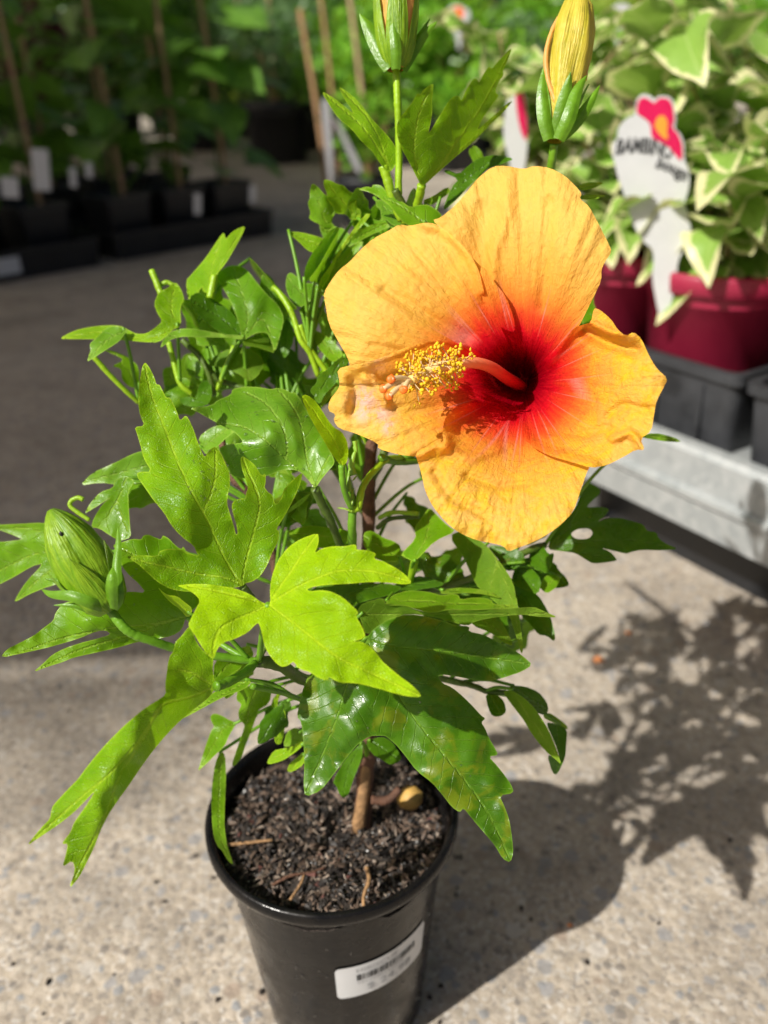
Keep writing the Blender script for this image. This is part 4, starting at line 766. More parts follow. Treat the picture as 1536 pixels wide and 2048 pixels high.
for cx, cy, a, L, wd, d0, mt in ((470, 700, -2.4, 150, .5, .505, 'mid'), (520, 760, -1.2, 150, .5, .515, 'mid'), (600, 800, -2.0, 140, .5, .51, 'deep'), (430, 780, 2.9, 140, .5, .50, 'mid'), (640, 700, -1.0, 130, .5, .505, 'mid'), (560, 680, -1.8, 140, .45, .515, 'pale'), (680, 620, -1.9, 120, .45, .50, 'mid'), (500, 840, 2.2, 130, .5, .50, 'pale'), (640, 860, 2.4, 140, .5, .49, 'mid'),
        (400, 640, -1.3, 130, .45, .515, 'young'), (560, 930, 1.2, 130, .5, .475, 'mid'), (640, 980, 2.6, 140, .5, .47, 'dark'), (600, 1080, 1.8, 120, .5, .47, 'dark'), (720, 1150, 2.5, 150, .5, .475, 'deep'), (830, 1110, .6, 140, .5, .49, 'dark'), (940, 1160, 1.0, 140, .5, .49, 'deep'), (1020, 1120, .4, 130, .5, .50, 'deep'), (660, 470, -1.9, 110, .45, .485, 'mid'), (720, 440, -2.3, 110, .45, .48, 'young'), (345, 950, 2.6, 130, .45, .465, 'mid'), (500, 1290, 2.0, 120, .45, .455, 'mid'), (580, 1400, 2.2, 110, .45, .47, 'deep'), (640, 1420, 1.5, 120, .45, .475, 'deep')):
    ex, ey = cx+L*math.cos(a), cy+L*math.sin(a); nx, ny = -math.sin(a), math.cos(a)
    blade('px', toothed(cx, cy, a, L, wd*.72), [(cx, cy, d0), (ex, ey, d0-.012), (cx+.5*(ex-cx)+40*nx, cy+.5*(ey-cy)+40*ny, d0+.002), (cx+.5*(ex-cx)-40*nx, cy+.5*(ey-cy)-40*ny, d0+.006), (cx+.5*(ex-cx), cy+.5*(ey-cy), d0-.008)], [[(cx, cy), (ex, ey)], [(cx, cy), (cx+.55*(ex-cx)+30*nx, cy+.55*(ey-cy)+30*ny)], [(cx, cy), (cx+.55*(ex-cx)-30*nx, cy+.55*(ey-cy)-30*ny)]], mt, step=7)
# ---- flower
THX, THY = 1048.0, 769.0
flower = empty('flower', tuple(W(THX, THY, .47)-POT)); flower.parent = hib
flower['label'] = 'fully open orange flower with deep red throat'
def petal_depth(P, off, kph, lobes):
    dx, dy = P[:, 0]-THX, P[:, 1]-THY; r = np.hypot(dx, dy); th = np.arctan2(dy, dx); ro = r/330
    plane = .386 - .000085*(P[:, 0]-990) - .00005*(P[:, 1]-715)
    d = plane + .050*np.clip(1-ro, 0, 1)**1.6+.032*np.exp(-(ro/.17)**2) + off*np.clip(ro*1.6, 0, 1)
    d += .0035*np.clip(ro, 0, 1.2)**1.5*np.sin(th*lobes+kph)
    return d, ro, th
def petal(crop, outline, off, kph, lobes, curl, ye, creases=(), pk=None):
    O = T(crop, outline); P, fs, ed = blade_mesh(O, 3.4)
    d, ro, th = petal_depth(P, off, kph, lobes)
    mm = .39/F*1000; edm = ed*mm; far = np.clip((ro-.45)/.5, 0, 1)
    d += curl*far*np.exp(-edm/7.0)                                        # margin rolls back
    d += .0050*far*np.exp(-edm/6.0)*vnoise(th*16+kph, ro*2+kph)           # ruffled margin
    d += .0022*far*vnoise(th*24+kph, ro*3.0)+.0008*far*vnoise(th*60+kph*3, ro*5)
    d += (.0005+.0011*ye)*far*vnoise(P[:, 0]/11+kph*9, P[:, 1]/11)+(.0001+.0006*ye)*far*vnoise(P[:, 0]/5.5+kph*5, P[:, 1]/5.5)
    for line, wd, h in creases:
        q = np.array(spline(T(crop, line), 5)); a, _, s = segdist(P, q)
        d += h*np.exp(-(a/wd)**2) if h*1e3 == int(h*1e3*1.0) or True else 0
    wp = CAM+(fw[None]+np.outer((P[:, 0]-768)/F, RT)-np.outer((P[:, 1]-1024)/F, UP))*d[:, None]
    o = obj('petal', wp, fs, M['petal'], flower, True, True)
    fattr(o, 'pr', np.hypot(P[:, 0]-1024, P[:, 1]-748)/318); fattr(o, 'pt', th); fattr(o, 'ed', edm); fattr(o, 'ye', np.full(len(P), ye))
    g = np.zeros(len(P))
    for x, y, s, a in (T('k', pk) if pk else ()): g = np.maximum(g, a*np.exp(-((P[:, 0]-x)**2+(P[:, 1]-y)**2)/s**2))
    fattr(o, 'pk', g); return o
petal('k', [(850, 870), (790, 720), (700, 560), (640, 400), (560, 310), (505, 270), (540, 260), (600, 210), (650, 150), (680, 110), (740, 62), (790, 60), (860, 74), (900, 60), (960, 68), (1020, 100), (1060, 140), (1083, 168), (1073, 187), (1110, 215), (1150, 290), (1185, 360), (1198, 390), (1170, 430), (1157, 462), (1158, 500), (1130, 560), (1100, 620), (1070, 680), (1020, 740), (960, 820), (900, 880)], .004, 1.0, 7, .004, .15,
      [([(810, 80), (790, 250), (745, 400), (740, 560)], 13, -.0035), ([(700, 250), (690, 400), (720, 560)], 30, .006), ([(960, 200), (940, 400), (930, 600)], 14, .003)])
petal('k', [(840, 890), (650, 790), (450, 800), (300, 830), (195, 845), (185, 800), (150, 740), (110, 670), (95, 580), (90, 550), (120, 500), (150, 460), (190, 430), (230, 385), (280, 340), (340, 310), (380, 285), (420, 292), (480, 278), (520, 282), (560, 310), (620, 360), (660, 410), (690, 470), (705, 540), (720, 600), (760, 660), (800, 740), (850, 860)], .000, 2.2, 6, .005, .25,
      [([(480, 278), (560, 310), (660, 410), (705, 540)], 14, -.007), ([(620, 480), (660, 600), (760, 760)], 18, -.003), ([(330, 540), (500, 640), (640, 720)], 14, .003)])
petal('k', [(690, 450), (712, 452), (740, 500), (790, 560), (820, 640), (830, 700), (780, 690), (730, 640), (695, 560)], -.002, 3.1, 5, .002, .2)
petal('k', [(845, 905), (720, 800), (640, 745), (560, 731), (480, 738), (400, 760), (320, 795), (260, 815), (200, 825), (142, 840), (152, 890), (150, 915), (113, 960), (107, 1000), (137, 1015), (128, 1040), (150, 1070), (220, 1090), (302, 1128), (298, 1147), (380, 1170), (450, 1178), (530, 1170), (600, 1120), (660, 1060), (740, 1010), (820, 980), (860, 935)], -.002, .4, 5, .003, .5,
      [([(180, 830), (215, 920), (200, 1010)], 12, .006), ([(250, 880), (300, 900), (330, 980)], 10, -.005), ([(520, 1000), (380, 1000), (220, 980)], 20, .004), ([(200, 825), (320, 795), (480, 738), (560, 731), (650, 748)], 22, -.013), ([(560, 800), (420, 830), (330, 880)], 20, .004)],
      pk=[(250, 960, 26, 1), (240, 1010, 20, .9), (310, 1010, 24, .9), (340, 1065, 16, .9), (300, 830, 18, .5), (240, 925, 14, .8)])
petal('k', [(865, 925), (760, 975), (640, 970), (600, 985), (560, 1020), (545, 1080), (553, 1125), (480, 1140), (441, 1165), (460, 1220), (470, 1260), (480, 1310), (510, 1370), (560, 1430), (610, 1470), (680, 1500), (740, 1510), (780, 1520), (800, 1543), (830, 1530), (900, 1505), (960, 1470), (1000, 1440), (1050, 1390), (1080, 1300), (1100, 1240), (1115, 1215), (1000, 1150), (920, 1050), (895, 955)], -.006, 4.0, 6, .004, .8,
      [([(445, 1165), (553, 1125), (545, 1080), (560, 1020), (640, 970)], 16, -.010), ([(560, 1140), (650, 1180), (760, 1150)], 10, -.003), ([(640, 1250), (760, 1290), (860, 1280)], 9, .003), ([(520, 1240), (580, 1330), (700, 1400)], 10, .003)])
petal('k', [(860, 900), (930, 810), (1010, 735), (1050, 682), (1090, 670), (1118, 662), (1128, 606), (1150, 612), (1195, 650), (1220, 690), (1250, 714), (1282, 698), (1312, 725), (1340, 790), (1370, 840), (1413, 878), (1395, 915), (1370, 960), (1360, 1010), (1350, 1080), (1307, 1108), (1325, 1153), (1290, 1150), (1240, 1180), (1180, 1210), (1120, 1222), (1050, 1200), (950, 1172), (880, 1132), (828, 1062), (838, 980), (870, 920)], -.005, 5.2, 6, .004, .9,
      [([(828, 1062), (880, 1132), (950, 1172), (1050, 1200), (1120, 1222)], 16, -.008), ([(960, 815), (1010, 735), (1050, 682)], 12, -.005), ([(1090, 690), (1180, 740), (1290, 770)], 13, .010), ([(1100, 660), (1200, 700), (1280, 710)], 9, -.004), ([(1180, 1020), (1250, 980), (1330, 1000)], 9, .003), ([(1200, 1110), (1270, 1090), (1320, 1150)], 8, -.005), ([(980, 1080), (1090, 1090), (1180, 1060)], 9, .003)])
a_ = np.linspace(0, 2*math.pi, 41)[:-1]; V = []; Fs = []; PP = []
for q in np.linspace(4, 120, 16):
    for t in a_: PP.append((THX+q*math.cos(t), THY+q*math.sin(t)))
PP = np.array(PP); dT, roT, thT = petal_depth(PP, 0, 0, 5); dT += .006
Fs = [(i*40+k, i*40+(k+1) % 40, (i+1)*40+(k+1) % 40, (i+1)*40+k) for i in range(15) for k in range(40)]
tu = obj('corolla_tube', CAM+(fw[None]+np.outer((PP[:, 0]-768)/F, RT)-np.outer((PP[:, 1]-1024)/F, UP))*dT[:, None], Fs, M['petal'], flower, True, True)
for nm, vals in (('pr', np.hypot(PP[:, 0]-1024, PP[:, 1]-748)/400), ('pt', thT), ('ye', roT*0), ('pk', roT*0), ('ed', roT*0+9)): fattr(tu, nm, vals)
# staminal column
cp = spline([W(1050, 776, .462), W(*T('k', [(800, 880)])[0], .424), W(*T('k', [(740, 838)])[0], .410), W(*T('k', [(680, 818)])[0], .400), W(*T('k', [(615, 818)])[0], .392), W(*T('k', [(540, 832)])[0], .384), W(*T('k', [(470, 858)])[0], .378), W(*T('k', [(425, 885)])[0], .374)], 8)
rad = np.interp(np.linspace(0, 1, len(cp)), [0, .5, 1], [.0032, .0026, .0021])
def col_mat():
    n = NT('staminal_column'); g = n.attr('tt')
    c = n.ramp(g, [(0, (.30, .0, .01)), (.22, (.75, .05, .03)), (.45, (.90, .26, .12)), (.62, (.88, .45, .2)), (.72, (.88, .66, .30)), (1, (.85, .58, .16))])
    pb = n.pbr(c, .45, None, .4, **{'Subsurface Weight': .1, 'Subsurface Radius': (.002, .001, .0005)}); return n.end(pb)
v, f = tube_mesh(cp, rad, 14); colm = obj('staminal_column', v, f, col_mat(), flower, True, True)
fattr(colm, 'tt', np.repeat(np.linspace(0, 1, len(cp)), 14))
fil = []; ant = []
sv, sf = None, None
def blob(c, r, k=6):
    bm = bmesh.new(); bmesh.ops.create_icosphere(bm, subdivisions=1, radius=1)
    bm.verts.index_update()
    vv = np.array([q.co[:] for q in bm.verts]); ff = [tuple(q.index for q in g.verts) for g in bm.faces]; bm.free()
    vv = vv*(1+rng.normal(0, .22, vv.shape))*r*rng.uniform(.6, 1.4, 3)
    return vv+c, ff
for i in range(120):
    t = random.uniform(.57, .97); k = t*(len(cp)-1); i0 = int(k); b = cp[i0]+(cp[min(i0+1, len(cp)-1)]-cp[i0])*(k-i0)
    tg = cp[min(i0+1, len(cp)-1)]-cp[max(i0-1, 0)]; tg /= np.linalg.norm(tg)
    d = rng.normal(0, 1, 3); d -= tg*(d@tg); d /= np.linalg.norm(d); d = d+tg*random.uniform(-.2, .5); d /= np.linalg.norm(d)
    L = random.uniform(.0045, .0105); e = b+d*L; mid = b+d*L*.5+rng.normal(0, .0009, 3)
    fil.append(tube_mesh(spline([b, mid, e], 3), .00022, 5))
    for q in range(random.randint(3, 6)):
        ant.append(blob(e+rng.normal(0, .0009, 3), random.uniform(.0004, .0010)))
v, f = join(fil); o = obj('filaments', v, f, M['filament'], flower, True, True); o['kind'] = 'stuff'
v, f = join(ant); o = obj('anthers', v, f, M['anther'], flower, True, True); o['kind'] = 'stuff'
for x, y in ((350, 880), (319, 917), (343, 945), (398, 920)):
    tip = W(*T('k', [(x, y)])[0], .366); a = cp[-1]
    v, f = tube_mesh(spline([a, (a+tip)/2+np.array([0, 0, .001]), tip], 4), .0012, 7); s_ = obj('style_branch', v, f, M['filament'], flower, True, True)
    bm = bmesh.new(); bmesh.ops.create_icosphere(bm, subdivisions=2, radius=1); bm.verts.index_update()
    vv = np.array([q.co[:] for q in bm.verts]); ff = [tuple(q.index for q in g.verts) for g in bm.faces]; bm.free()
    vv = vv*(1+rng.normal(0, .10, vv.shape))*.0019; vv = vv-np.outer(vv@fw, fw)*.6
    obj('stigma', vv+tip, ff, M['stigma'], flower, True, True)
# pollen dusted on the upper left petal is part of that petal: a few grains
# calyx behind the flower
back = W(1075, 760, .492); tipc = W(1052, 768, .474)
v, f = tube_mesh(spline([back+(back-tipc)*.6, back, tipc], 6), np.linspace(.004, .0085, 13), 16); obj('calyx', v, f, M['sepal'], flower, True, True)
stem('px', [(800, 915, .462), (900, 880, .475), (1000, 800, .500), (1078, 760, .505)], 8, 'stem', 'pedicel')

# ---- buds
def bud(base, tip, rmax, prof, mats, sep, twist=.8, nsep=5, label=None):
    """base, tip: points in the place; sep: epicalyx leaflets as lists of points in the place"""
    base = np.array(base); tip = np.array(tip); ax = tip-base; L = np.linalg.norm(ax); ax /= L
    a = np.cross(ax, fw); a /= np.linalg.norm(a); b = np.cross(ax, a)
    root = empty('flower_bud', tuple(base-POT)); root.parent = hib
    if label: root['label'] = label
    ts = np.linspace(0, 1, 26); seg = 40; V = []; Fs = []
    for i, t in enumerate(ts):
        r0 = rmax*np.interp(t, *prof)
        for k in range(seg):
            ph = 2*math.pi*k/seg; q = ph*nsep+twist*6*t
            r = r0*(1+.17*(abs(math.sin(q/2))-.6)+.025*math.sin(ph*11+t*5))
            V.append(base+ax*L*t+r*(a*math.cos(ph)+b*math.sin(ph)))
    for i in range(len(ts)-1):
        for k in range(seg): Fs.append((i*seg+k, i*seg+(k+1) % seg, (i+1)*seg+(k+1) % seg, (i+1)*seg+k))
    bo = obj('bud_body', V, Fs, M[mats[0]], root, True, True)
    fattr(bo, 'bp', np.tile(np.abs((np.arange(seg)/seg*2*math.pi)-math.pi), len(ts))); fattr(bo, 'bt', np.repeat(ts, seg))
    # calyx sepals hugging the body
    for s in range(nsep):
        ph0 = 2*math.pi*(s+.3)/nsep; V = []; Fs = []; n = 14; h = mats[3]
        for i in range(n+1):
            t = i/n*h; half = .66*(1-(i/n)**1.6)+.02
            for k in range(7):
                ph = ph0+half*(k/3-1); r = rmax*np.interp(t, *prof)*1.07+.0007+.0012*(i/n)**3-.0006*abs(k/3-1)
                V.append(base+ax*L*t+r*(a*math.cos(ph)+b*math.sin(ph)))
        for i in range(n):
            for k in range(6): Fs.append((i*7+k, i*7+k+1, (i+1)*7+k+1, (i+1)*7+k))
        so_ = obj('sepal', V, Fs, M[mats[1]], root, True, True)
        fattr(so_, 'bp', np.tile(np.arange(7)*.22+s, n+1)); fattr(so_, 'bt', np.repeat(np.linspace(0, 1, n+1), 7))
    for line, wd in sep:
        P = spline(line, 6); n = len(P); V = []; Fs = []
        tg = np.gradient(P, axis=0); tg /= np.linalg.norm(tg, axis=1)[:, None]
        for i in range(n):
            t = i/(n-1); s = np.cross(tg[i], fw); s /= np.linalg.norm(s)+1e-9; ww = wd*math.sin(math.pi*min(1, .28+.72*t))**.8+.0001
            for k in range(5): V.append(P[i]+s*ww*(k/2-1)+fw*ww*.5*abs(k/2-1))
        for i in range(n-1):
            for k in range(4): Fs.append((i*5+k, i*5+k+1, (i+1)*5+k+1, (i+1)*5+k))
        obj('epicalyx_leaflet', V, Fs, M[mats[2]], root, True, True)
    return root
w4 = lambda pts, d: [W(*T('c4', [p])[0], d+(p[2] if len(p) > 2 else 0)) for p in [(q[0], q[1]) for q in pts]]
def wl(crop, pts): return [W(*q) for q in T(crop, pts)]
D1 = .375
bud(W(*T('c4', [(862, 995)])[0], D1), W(*T('c4', [(385, 228)])[0], D1-.006), .0121, ([0, .08, .2, .38, .55, .72, .86, .95, 1], [.42, .72, .88, 1, 1, .86, .60, .34, .12]), ('bud_body_green', 'bud_body_green', 'sepal', .55), [
    (wl('c4', [(870, 990, D1-.004), (905, 900, D1-.010), (890, 700, D1-.010), (905, 500, D1-.006), (905, 365, D1-.002)]), .0022),
    (wl('c4', [(860, 990, D1-.008), (850, 850, D1-.015), (855, 740, D1-.016), (865, 668, D1-.013)]), .0026),
    (wl('c4', [(840, 1000, D1-.006), (700, 950, D1-.014), (540, 895, D1-.015), (390, 880, D1-.010), (320, 842, D1-.006)]), .0024),
    (wl('c4', [(800, 1015, D1-.002), (690, 1000, D1-.006), (560, 965, D1-.008), (410, 962, D1-.006)]), .0014),
    (wl('c4', [(800, 1000, D1), (600, 880, D1+.004), (470, 790, D1+.004), (345, 760, D1+.004)]), .0020)], label='plump green bud at the left end of its branch')
v, f = blob(np.zeros(3), .0011); obj('insect', v*np.array([1, 1, 1.6])+W(*T('c4', [(472, 420)])[0], D1-.013), f, M['black_plastic'], hib, True, True)
stem('c4', [(845, 990, D1), (900, 1070, D1), (960, 1140, D1), (1040, 1190, D1+.002), (1180, 1240, D1+.006), (1330, 1290, D1+.012), (1500, 1330, D1+.016), (1640, 1350, D1+.020), (1900, 1385, D1+.026), (1980, 1390, .402)], 10, 'stem', 'pedicel', taper=.8)
D2 = .432
bud(W(*T('c7', [(598, 482)])[0], D2), W(*T('c7', [(600, -330)])[0], D2-.004), .0104, ([0, .06, .18, .4, .6, .8, .93, 1], [.40, .62, .84, .98, 1, .84, .5, .1]), ('bud_orange', 'bud_body_green', 'sepal', .90), [
    (wl('c7', [(560, 470, D2-.004), (490, 340, D2-.004), (410, 190, D2-.002), (345, 92, D2)]), .0042),
    (wl('c7', [(640, 480, D2-.002), (710, 350, D2), (790, 240, D2), (888, 148, D2)]), .0034),
    (wl('c7', [(600, 480, D2-.008), (600, 330, D2-.012), (585, 200, D2-.012), (580, 85, D2-.012)]), .0026),
    (wl('c7', [(650, 470, D2+.004), (740, 290, D2+.008), (840, 125, D2+.01)]), .0016)], label='green bud on the tall stem, cut by the top edge')
D3 = .430
bud(W(1108, 283, D3), W(1160, -12, D3-.004), .0110, ([0, .1, .22, .4, .6, .78, .92, 1], [.3, .55, .72, .9, 1, .92, .66, .25]), ('bud_body_yellow', 'sepal', 'sepal', .40), [
    (wl('px', [(1100, 278, D3-.006), (1090, 230, D3-.008), (1086, 180, D3-.008), (1088, 132, D3-.006)]), .0036),
    (wl('px', [(1118, 278, D3-.008), (1140, 230, D3-.013), (1155, 180, D3-.012), (1174, 150, D3-.01)]), .0034),
    (wl('px', [(1122, 275, D3-.004), (1155, 240, D3-.006), (1180, 205, D3-.006), (1200, 170, D3-.004)]), .0030),
    (wl('px', [(1096, 275, D3), (1084, 240, D3), (1079, 205, D3), (1082, 180, D3)]), .0018)], twist=1.3, label='yellow bud about to open above the flower')
# rolled petal edges of the opening bud
for pts in ([(1112, 205), (1096, 160), (1092, 110), (1104, 62), (1126, 20)], [(1168, 160), (1176, 100), (1178, 50), (1164, -4)]):
    stem('px', [(a, b, D3-.006) for a, b in pts], 6, 'bud_orange', 'bud_petal_edge', taper=.6)
stem('px', [(1108, 288, D3), (1104, 320, D3+.004), (1096, 360, D3+.012), (1070, 440, .455), (1000, 560, .475), (880, 700, .485), (760, 860, .495)], 8, 'stem', 'pedicel')

# ---- leaf stalks: every blade without one yet is joined to the nearest branch
BP_ = np.vstack(BR)
for o, VV, given, fn in ENDS:
    if o.name.split('.')[0] != 'leaf' or o.children: continue
    ends = [VV[0][0]] if given else [VV[0][0], VV[0][-1]]
    best = None
    for e in ends:
        e = np.array(e[:2], float); w_ = W(e[0], e[1], float(fn(e[None])[0])); dist = np.linalg.norm(BP_-w_, axis=1)
        ok = dist < dist.min()+.02; k = np.where(ok)[0]; k = k[np.argmin(BP_[k][:, 2])]      # prefer a lower joint: stalks rise to the blade
        if best is None or dist.min() < best[0]: best = (dist.min(), w_, BP_[k])
    dm, a, b = best
    if dm < .004: continue
    L = np.linalg.norm(a-b); mid = (a+b)/2+np.array([0, 0, .10*L])+fw*.04*L
    v, f = tube_mesh(spline([b, mid, a+(a-mid)/np.linalg.norm(a-mid)*.002], 6), np.linspace(.0012, .0009, 13), 7); obj('petiole', v, f, M['stem'], o, True, True)
# ---- water beads on the leaves
def beads(leaf, n, rmin, rmax, box_=None):
    o, P, d, O = leaf; parts = []; me = o.data; off = np.array(wloc(o))
    co = np.array([v.co[:] for v in me.vertices]); k = 0
    idx = np.arange(len(P))
    if box_ is not None: idx = idx[(P[:, 0] > box_[0]) & (P[:, 0] < box_[2]) & (P[:, 1] > box_[1]) & (P[:, 1] < box_[3])]
    if not len(idx): return
    for i in rng.choice(idx, n):
        nrm = np.array(me.vertices[int(i)].normal); r = rmin+(rmax-rmin)*random.random()**2
        bm = bmesh.new(); bmesh.ops.create_icosphere(bm, subdivisions=2, radius=r); bm.verts.index_update()
        vv = np.array([q.co[:] for q in bm.verts]); ff = [tuple(q.index for q in g.verts) for g in bm.faces]; bm.free()
        vv = vv-np.outer(vv@nrm, nrm)*.4; parts.append((vv+co[i]+nrm*r*.35, ff))
    v, f = join(parts); b = obj('water_beads', v, f, M['water'], o); b['kind'] = 'stuff'
lf = {id(q[0]): q for q in LEAVES}
beads(lf[id(L1)], 26, .0003, .0006, (370, 900, 450, 1000)); beads(lf[id(I1)], 14, .0004, .0009); beads(lf[id(L4)], 8, .0004, .0008)
beads(lf[id(L12)], 5, .0004, .0008)

# ------------------------------------------------------------------ bench at the right with trays, maroon pots and variegated plants
BZ = .115
bA = on_z(1536, 1130, BZ); bB = on_z(1190, 962, BZ); bu = (bB-bA)/np.linalg.norm(bB-bA); bv = np.array([bu[1], -bu[0], 0])   # along, inward
bO = bA - bu*.5
def BP(s, t, z): return bO+bu*s+bv*t+np.array([0, 0, z-BZ])
LEN = .5+np.linalg.norm(on_z(1010, 880, BZ)-bA)
ang = math.atan2(bu[1], bu[0])
bench = empty('display_bench', tuple(np.array([*BP(0, 0, 0)[:2], 0])), ang); tag(bench, 'low galvanised steel bench holding black trays of maroon pots', 'bench')
def lb(s0, s1, t0, t1, z0, z1, bev=.0):    # box in bench coordinates: s along, t inward (to the right), z up
    return box((s0+s1)/2, -(t0+t1)/2, (z0+z1)/2, s1-s0, t1-t0, z1-z0, bev)
# folded front rail: lower flange, ridge, upper web, rounded top lip
prof = [(-.004, .0), (-.004, .036), (-.010, .040), (-.010, .046), (-.001, .050), (.002, .088), (.008, .094), (.020, .096), (.020, .090), (.010, .088), (.006, .048), (.002, .044), (.002, .0)]
V = []; Fs = []; m = len(prof)
for s in (0, LEN):
    for t, z in prof: V.append((s, -t, BZ+z))
for i in range(m): Fs.append((i, (i+1) % m, m+(i+1) % m, m+i))
Fs += [tuple(range(m))[::-1], tuple(range(m, 2*m))]
obj('front_rail', V, Fs, M['galv'], bench, False)
v, f = lb(LEN-.003, LEN, .022, .9, BZ, BZ+.09); obj('end_rail', v, f, M['galv'], bench, False)
v, f = lb(0, LEN-.004, .022, .9, BZ+.070, BZ+.076); obj('deck', v, f, M['galv'], bench, False)
for s in (.08, LEN-.10):
    for t in (.045, .862): v, f = lb(s-.015, s+.015, t, t+.03, 0, BZ+.069); obj('leg', v, f, M['galv'], bench, False)
v, f = lb(.01, LEN-.02, .10, .86, 0, BZ+.068); obj('plinth', v, f, M['black_plastic'], bench, False)
TZ = BZ+.0775
def tray(name, lab, s0, s1, t0, t1, h=.098, z0=TZ, base=None, grp='black nursery trays on the bench', mat='black_dusty'):
    loc = base if base is not None else BP((s0+s1)/2, (t0+t1)/2, z0)
    o = empty(name, tuple(loc), ang if base is None else 0); tag(o, lab, 'tray', grp)
    a, b = (s1-s0)/2, (t1-t0)/2
    if base is not None: o.location = base
    P = []
    V = []; Fs = []
    rings = [(a-.012, b-.012, .0), (a-.006, b-.006, h-.014), (a, b, h-.012), (a, b, h), (a-.010, b-.010, h), (a-.014, b-.014, h-.02), (a-.02, b-.02, .006)]
    for x, y, z in rings:
        for sx, sy in ((-1, -1), (1, -1), (1, 1), (-1, 1)):
            for k in range(5):
                c = .014; q = {(-1, -1): math.pi, (1, -1): 1.5*math.pi, (1, 1): 0, (-1, 1): .5*math.pi}[(sx, sy)]+k/4*math.pi/2
                V.append((sx*(x-c)+c*math.cos(q), sy*(y-c)+c*math.sin(q), z))
    m = 20
    for i in range(len(rings)-1):
        for k in range(m): Fs.append((i*m+k, i*m+(k+1) % m, (i+1)*m+(k+1) % m, (i+1)*m+k))
    Fs.append(tuple(range(m))[::-1]); Fs.append(tuple((len(rings)-1)*m+k for k in range(m)))
    obj('tray_body', V, Fs, M[mat], o, False)
    for sx in np.linspace(-a+.05, a-.05, 5):
        for sy in (-1, 1):
            v, f = box(sx, sy*(b-.0075), h*.42, .006, .006, h*.72, .001); obj('rib', v, f, M[mat], o, False)
    return o
sC = np.dot(on_z(1464, 765, TZ+.098)-bO, bu)        # where the two trays meet
tray('seedling_tray', 'black tray under the maroon pot with the pink flower tag', sC+.004, sC+.364, .035, .335)
tray('seedling_tray', 'black tray at the right edge with cream leaves hanging over it', sC-.364, sC-.004, .030, .330)
if sC+.72 < LEN: tray('seedling_tray', 'black tray at the far end of the bench behind the orange flower', sC+.372, sC+.732, .035, .335)
tray('seedling_tray', 'black tray in the back row of the bench', sC+.004, sC+.364, .350, .650)
tray('seedling_tray', 'black tray in the back row at the far end of the bench', sC+.372, sC+.732, .350, .650)

# variegated leaf meshes (wavy ovate blades)
def ovate(name, L, Wd, wave, mat, cup=.15, droop=.3, nu=10, nv=6, base=.3):
    V = []; vd = []; ed = []; Fs = []
    for i in range(nu+1):
        t = i/nu; half = Wd*(math.sin(math.pi*min(1, t)**.75))*(1-.25*t)+.0004
        if i == nu: half = .0003
        for k in range(nv+1):
            s = k/nv*2-1; x = t*L; y = s*half
            z = cup*abs(y)*1.2 - droop*L*t*t + wave*math.sin(t*9+s*2)*abs(s)**1.5*math.sin(math.pi*t)
            V.append((x, y, z)); vd.append(abs(y)*1000); ed.append(max(0, (half-abs(y)))*1000)
    for i in range(nu):
        for k in range(nv): Fs.append((i*(nv+1)+k, (i+1)*(nv+1)+k, (i+1)*(nv+1)+k+1, i*(nv+1)+k+1))
    me = bpy.data.meshes.new(name); me.from_pydata(V, [], Fs); me.materials.append(mat)
    me.polygons.foreach_set('use_smooth', [True]*len(me.polygons))
    for n, q in (('vd', vd), ('ed', ed), ('vu', [v[0]*1000 for v in V]), ('vs', [1.0 if v[1] > 0 else 0.0 for v in V])):
        a = me.attributes.new(n, 'FLOAT', 'POINT'); a.data.foreach_set('value', q)
    return me
VL = [ovate('leaf', random.uniform(.062, .095), random.uniform(.023, .036), random.uniform(.005, .011), M['varieg'], random.uniform(.0, .5), random.uniform(.1, .6)) for _ in range(8)]
def place_leaf(me, parent, p, direction, roll=0.0, s=1.0):
    o = bpy.data.objects.new('leaf', me); link(o, parent)
    d = Vector(direction).normalized(); up = Vector((0, 0, 1))
    y = up.cross(d); y = y.normalized() if y.length > 1e-3 else Vector((0, 1, 0)); z = d.cross(y)
    m3 = Matrix((d, y, z)).transposed(); m3 = m3 @ Matrix.Rotation(roll, 3, 'X')
    o.matrix_local = Matrix.Translation(p) @ m3.to_4x4() @ Matrix.Scale(s, 4)
    return o
def round_pot(parent, r, h, mat, lip=.004, soilmat='soil_dark'):
    prof = [(0, 0), (r*.76, 0), (r*.78, .004), (r*.93, h*.86), (r*.985, h*.865), (r+lip*.4, h*.88), (r+lip*.4, h-.004), (r, h), (r*.955, h-.002), (r*.93, h*.8)]
    v, f = lathe(prof, 40); obj('pot', v, f, M[mat], parent)
    V = [(0, 0, h*.86)]+[(r*.93*math.cos(2*math.pi*k/24), r*.93*math.sin(2*math.pi*k/24), h*.84) for k in range(24)]
    obj('soil', V, [(0, 1+k, 1+(k+1) % 24) for k in range(24)], M[soilmat], parent, False)
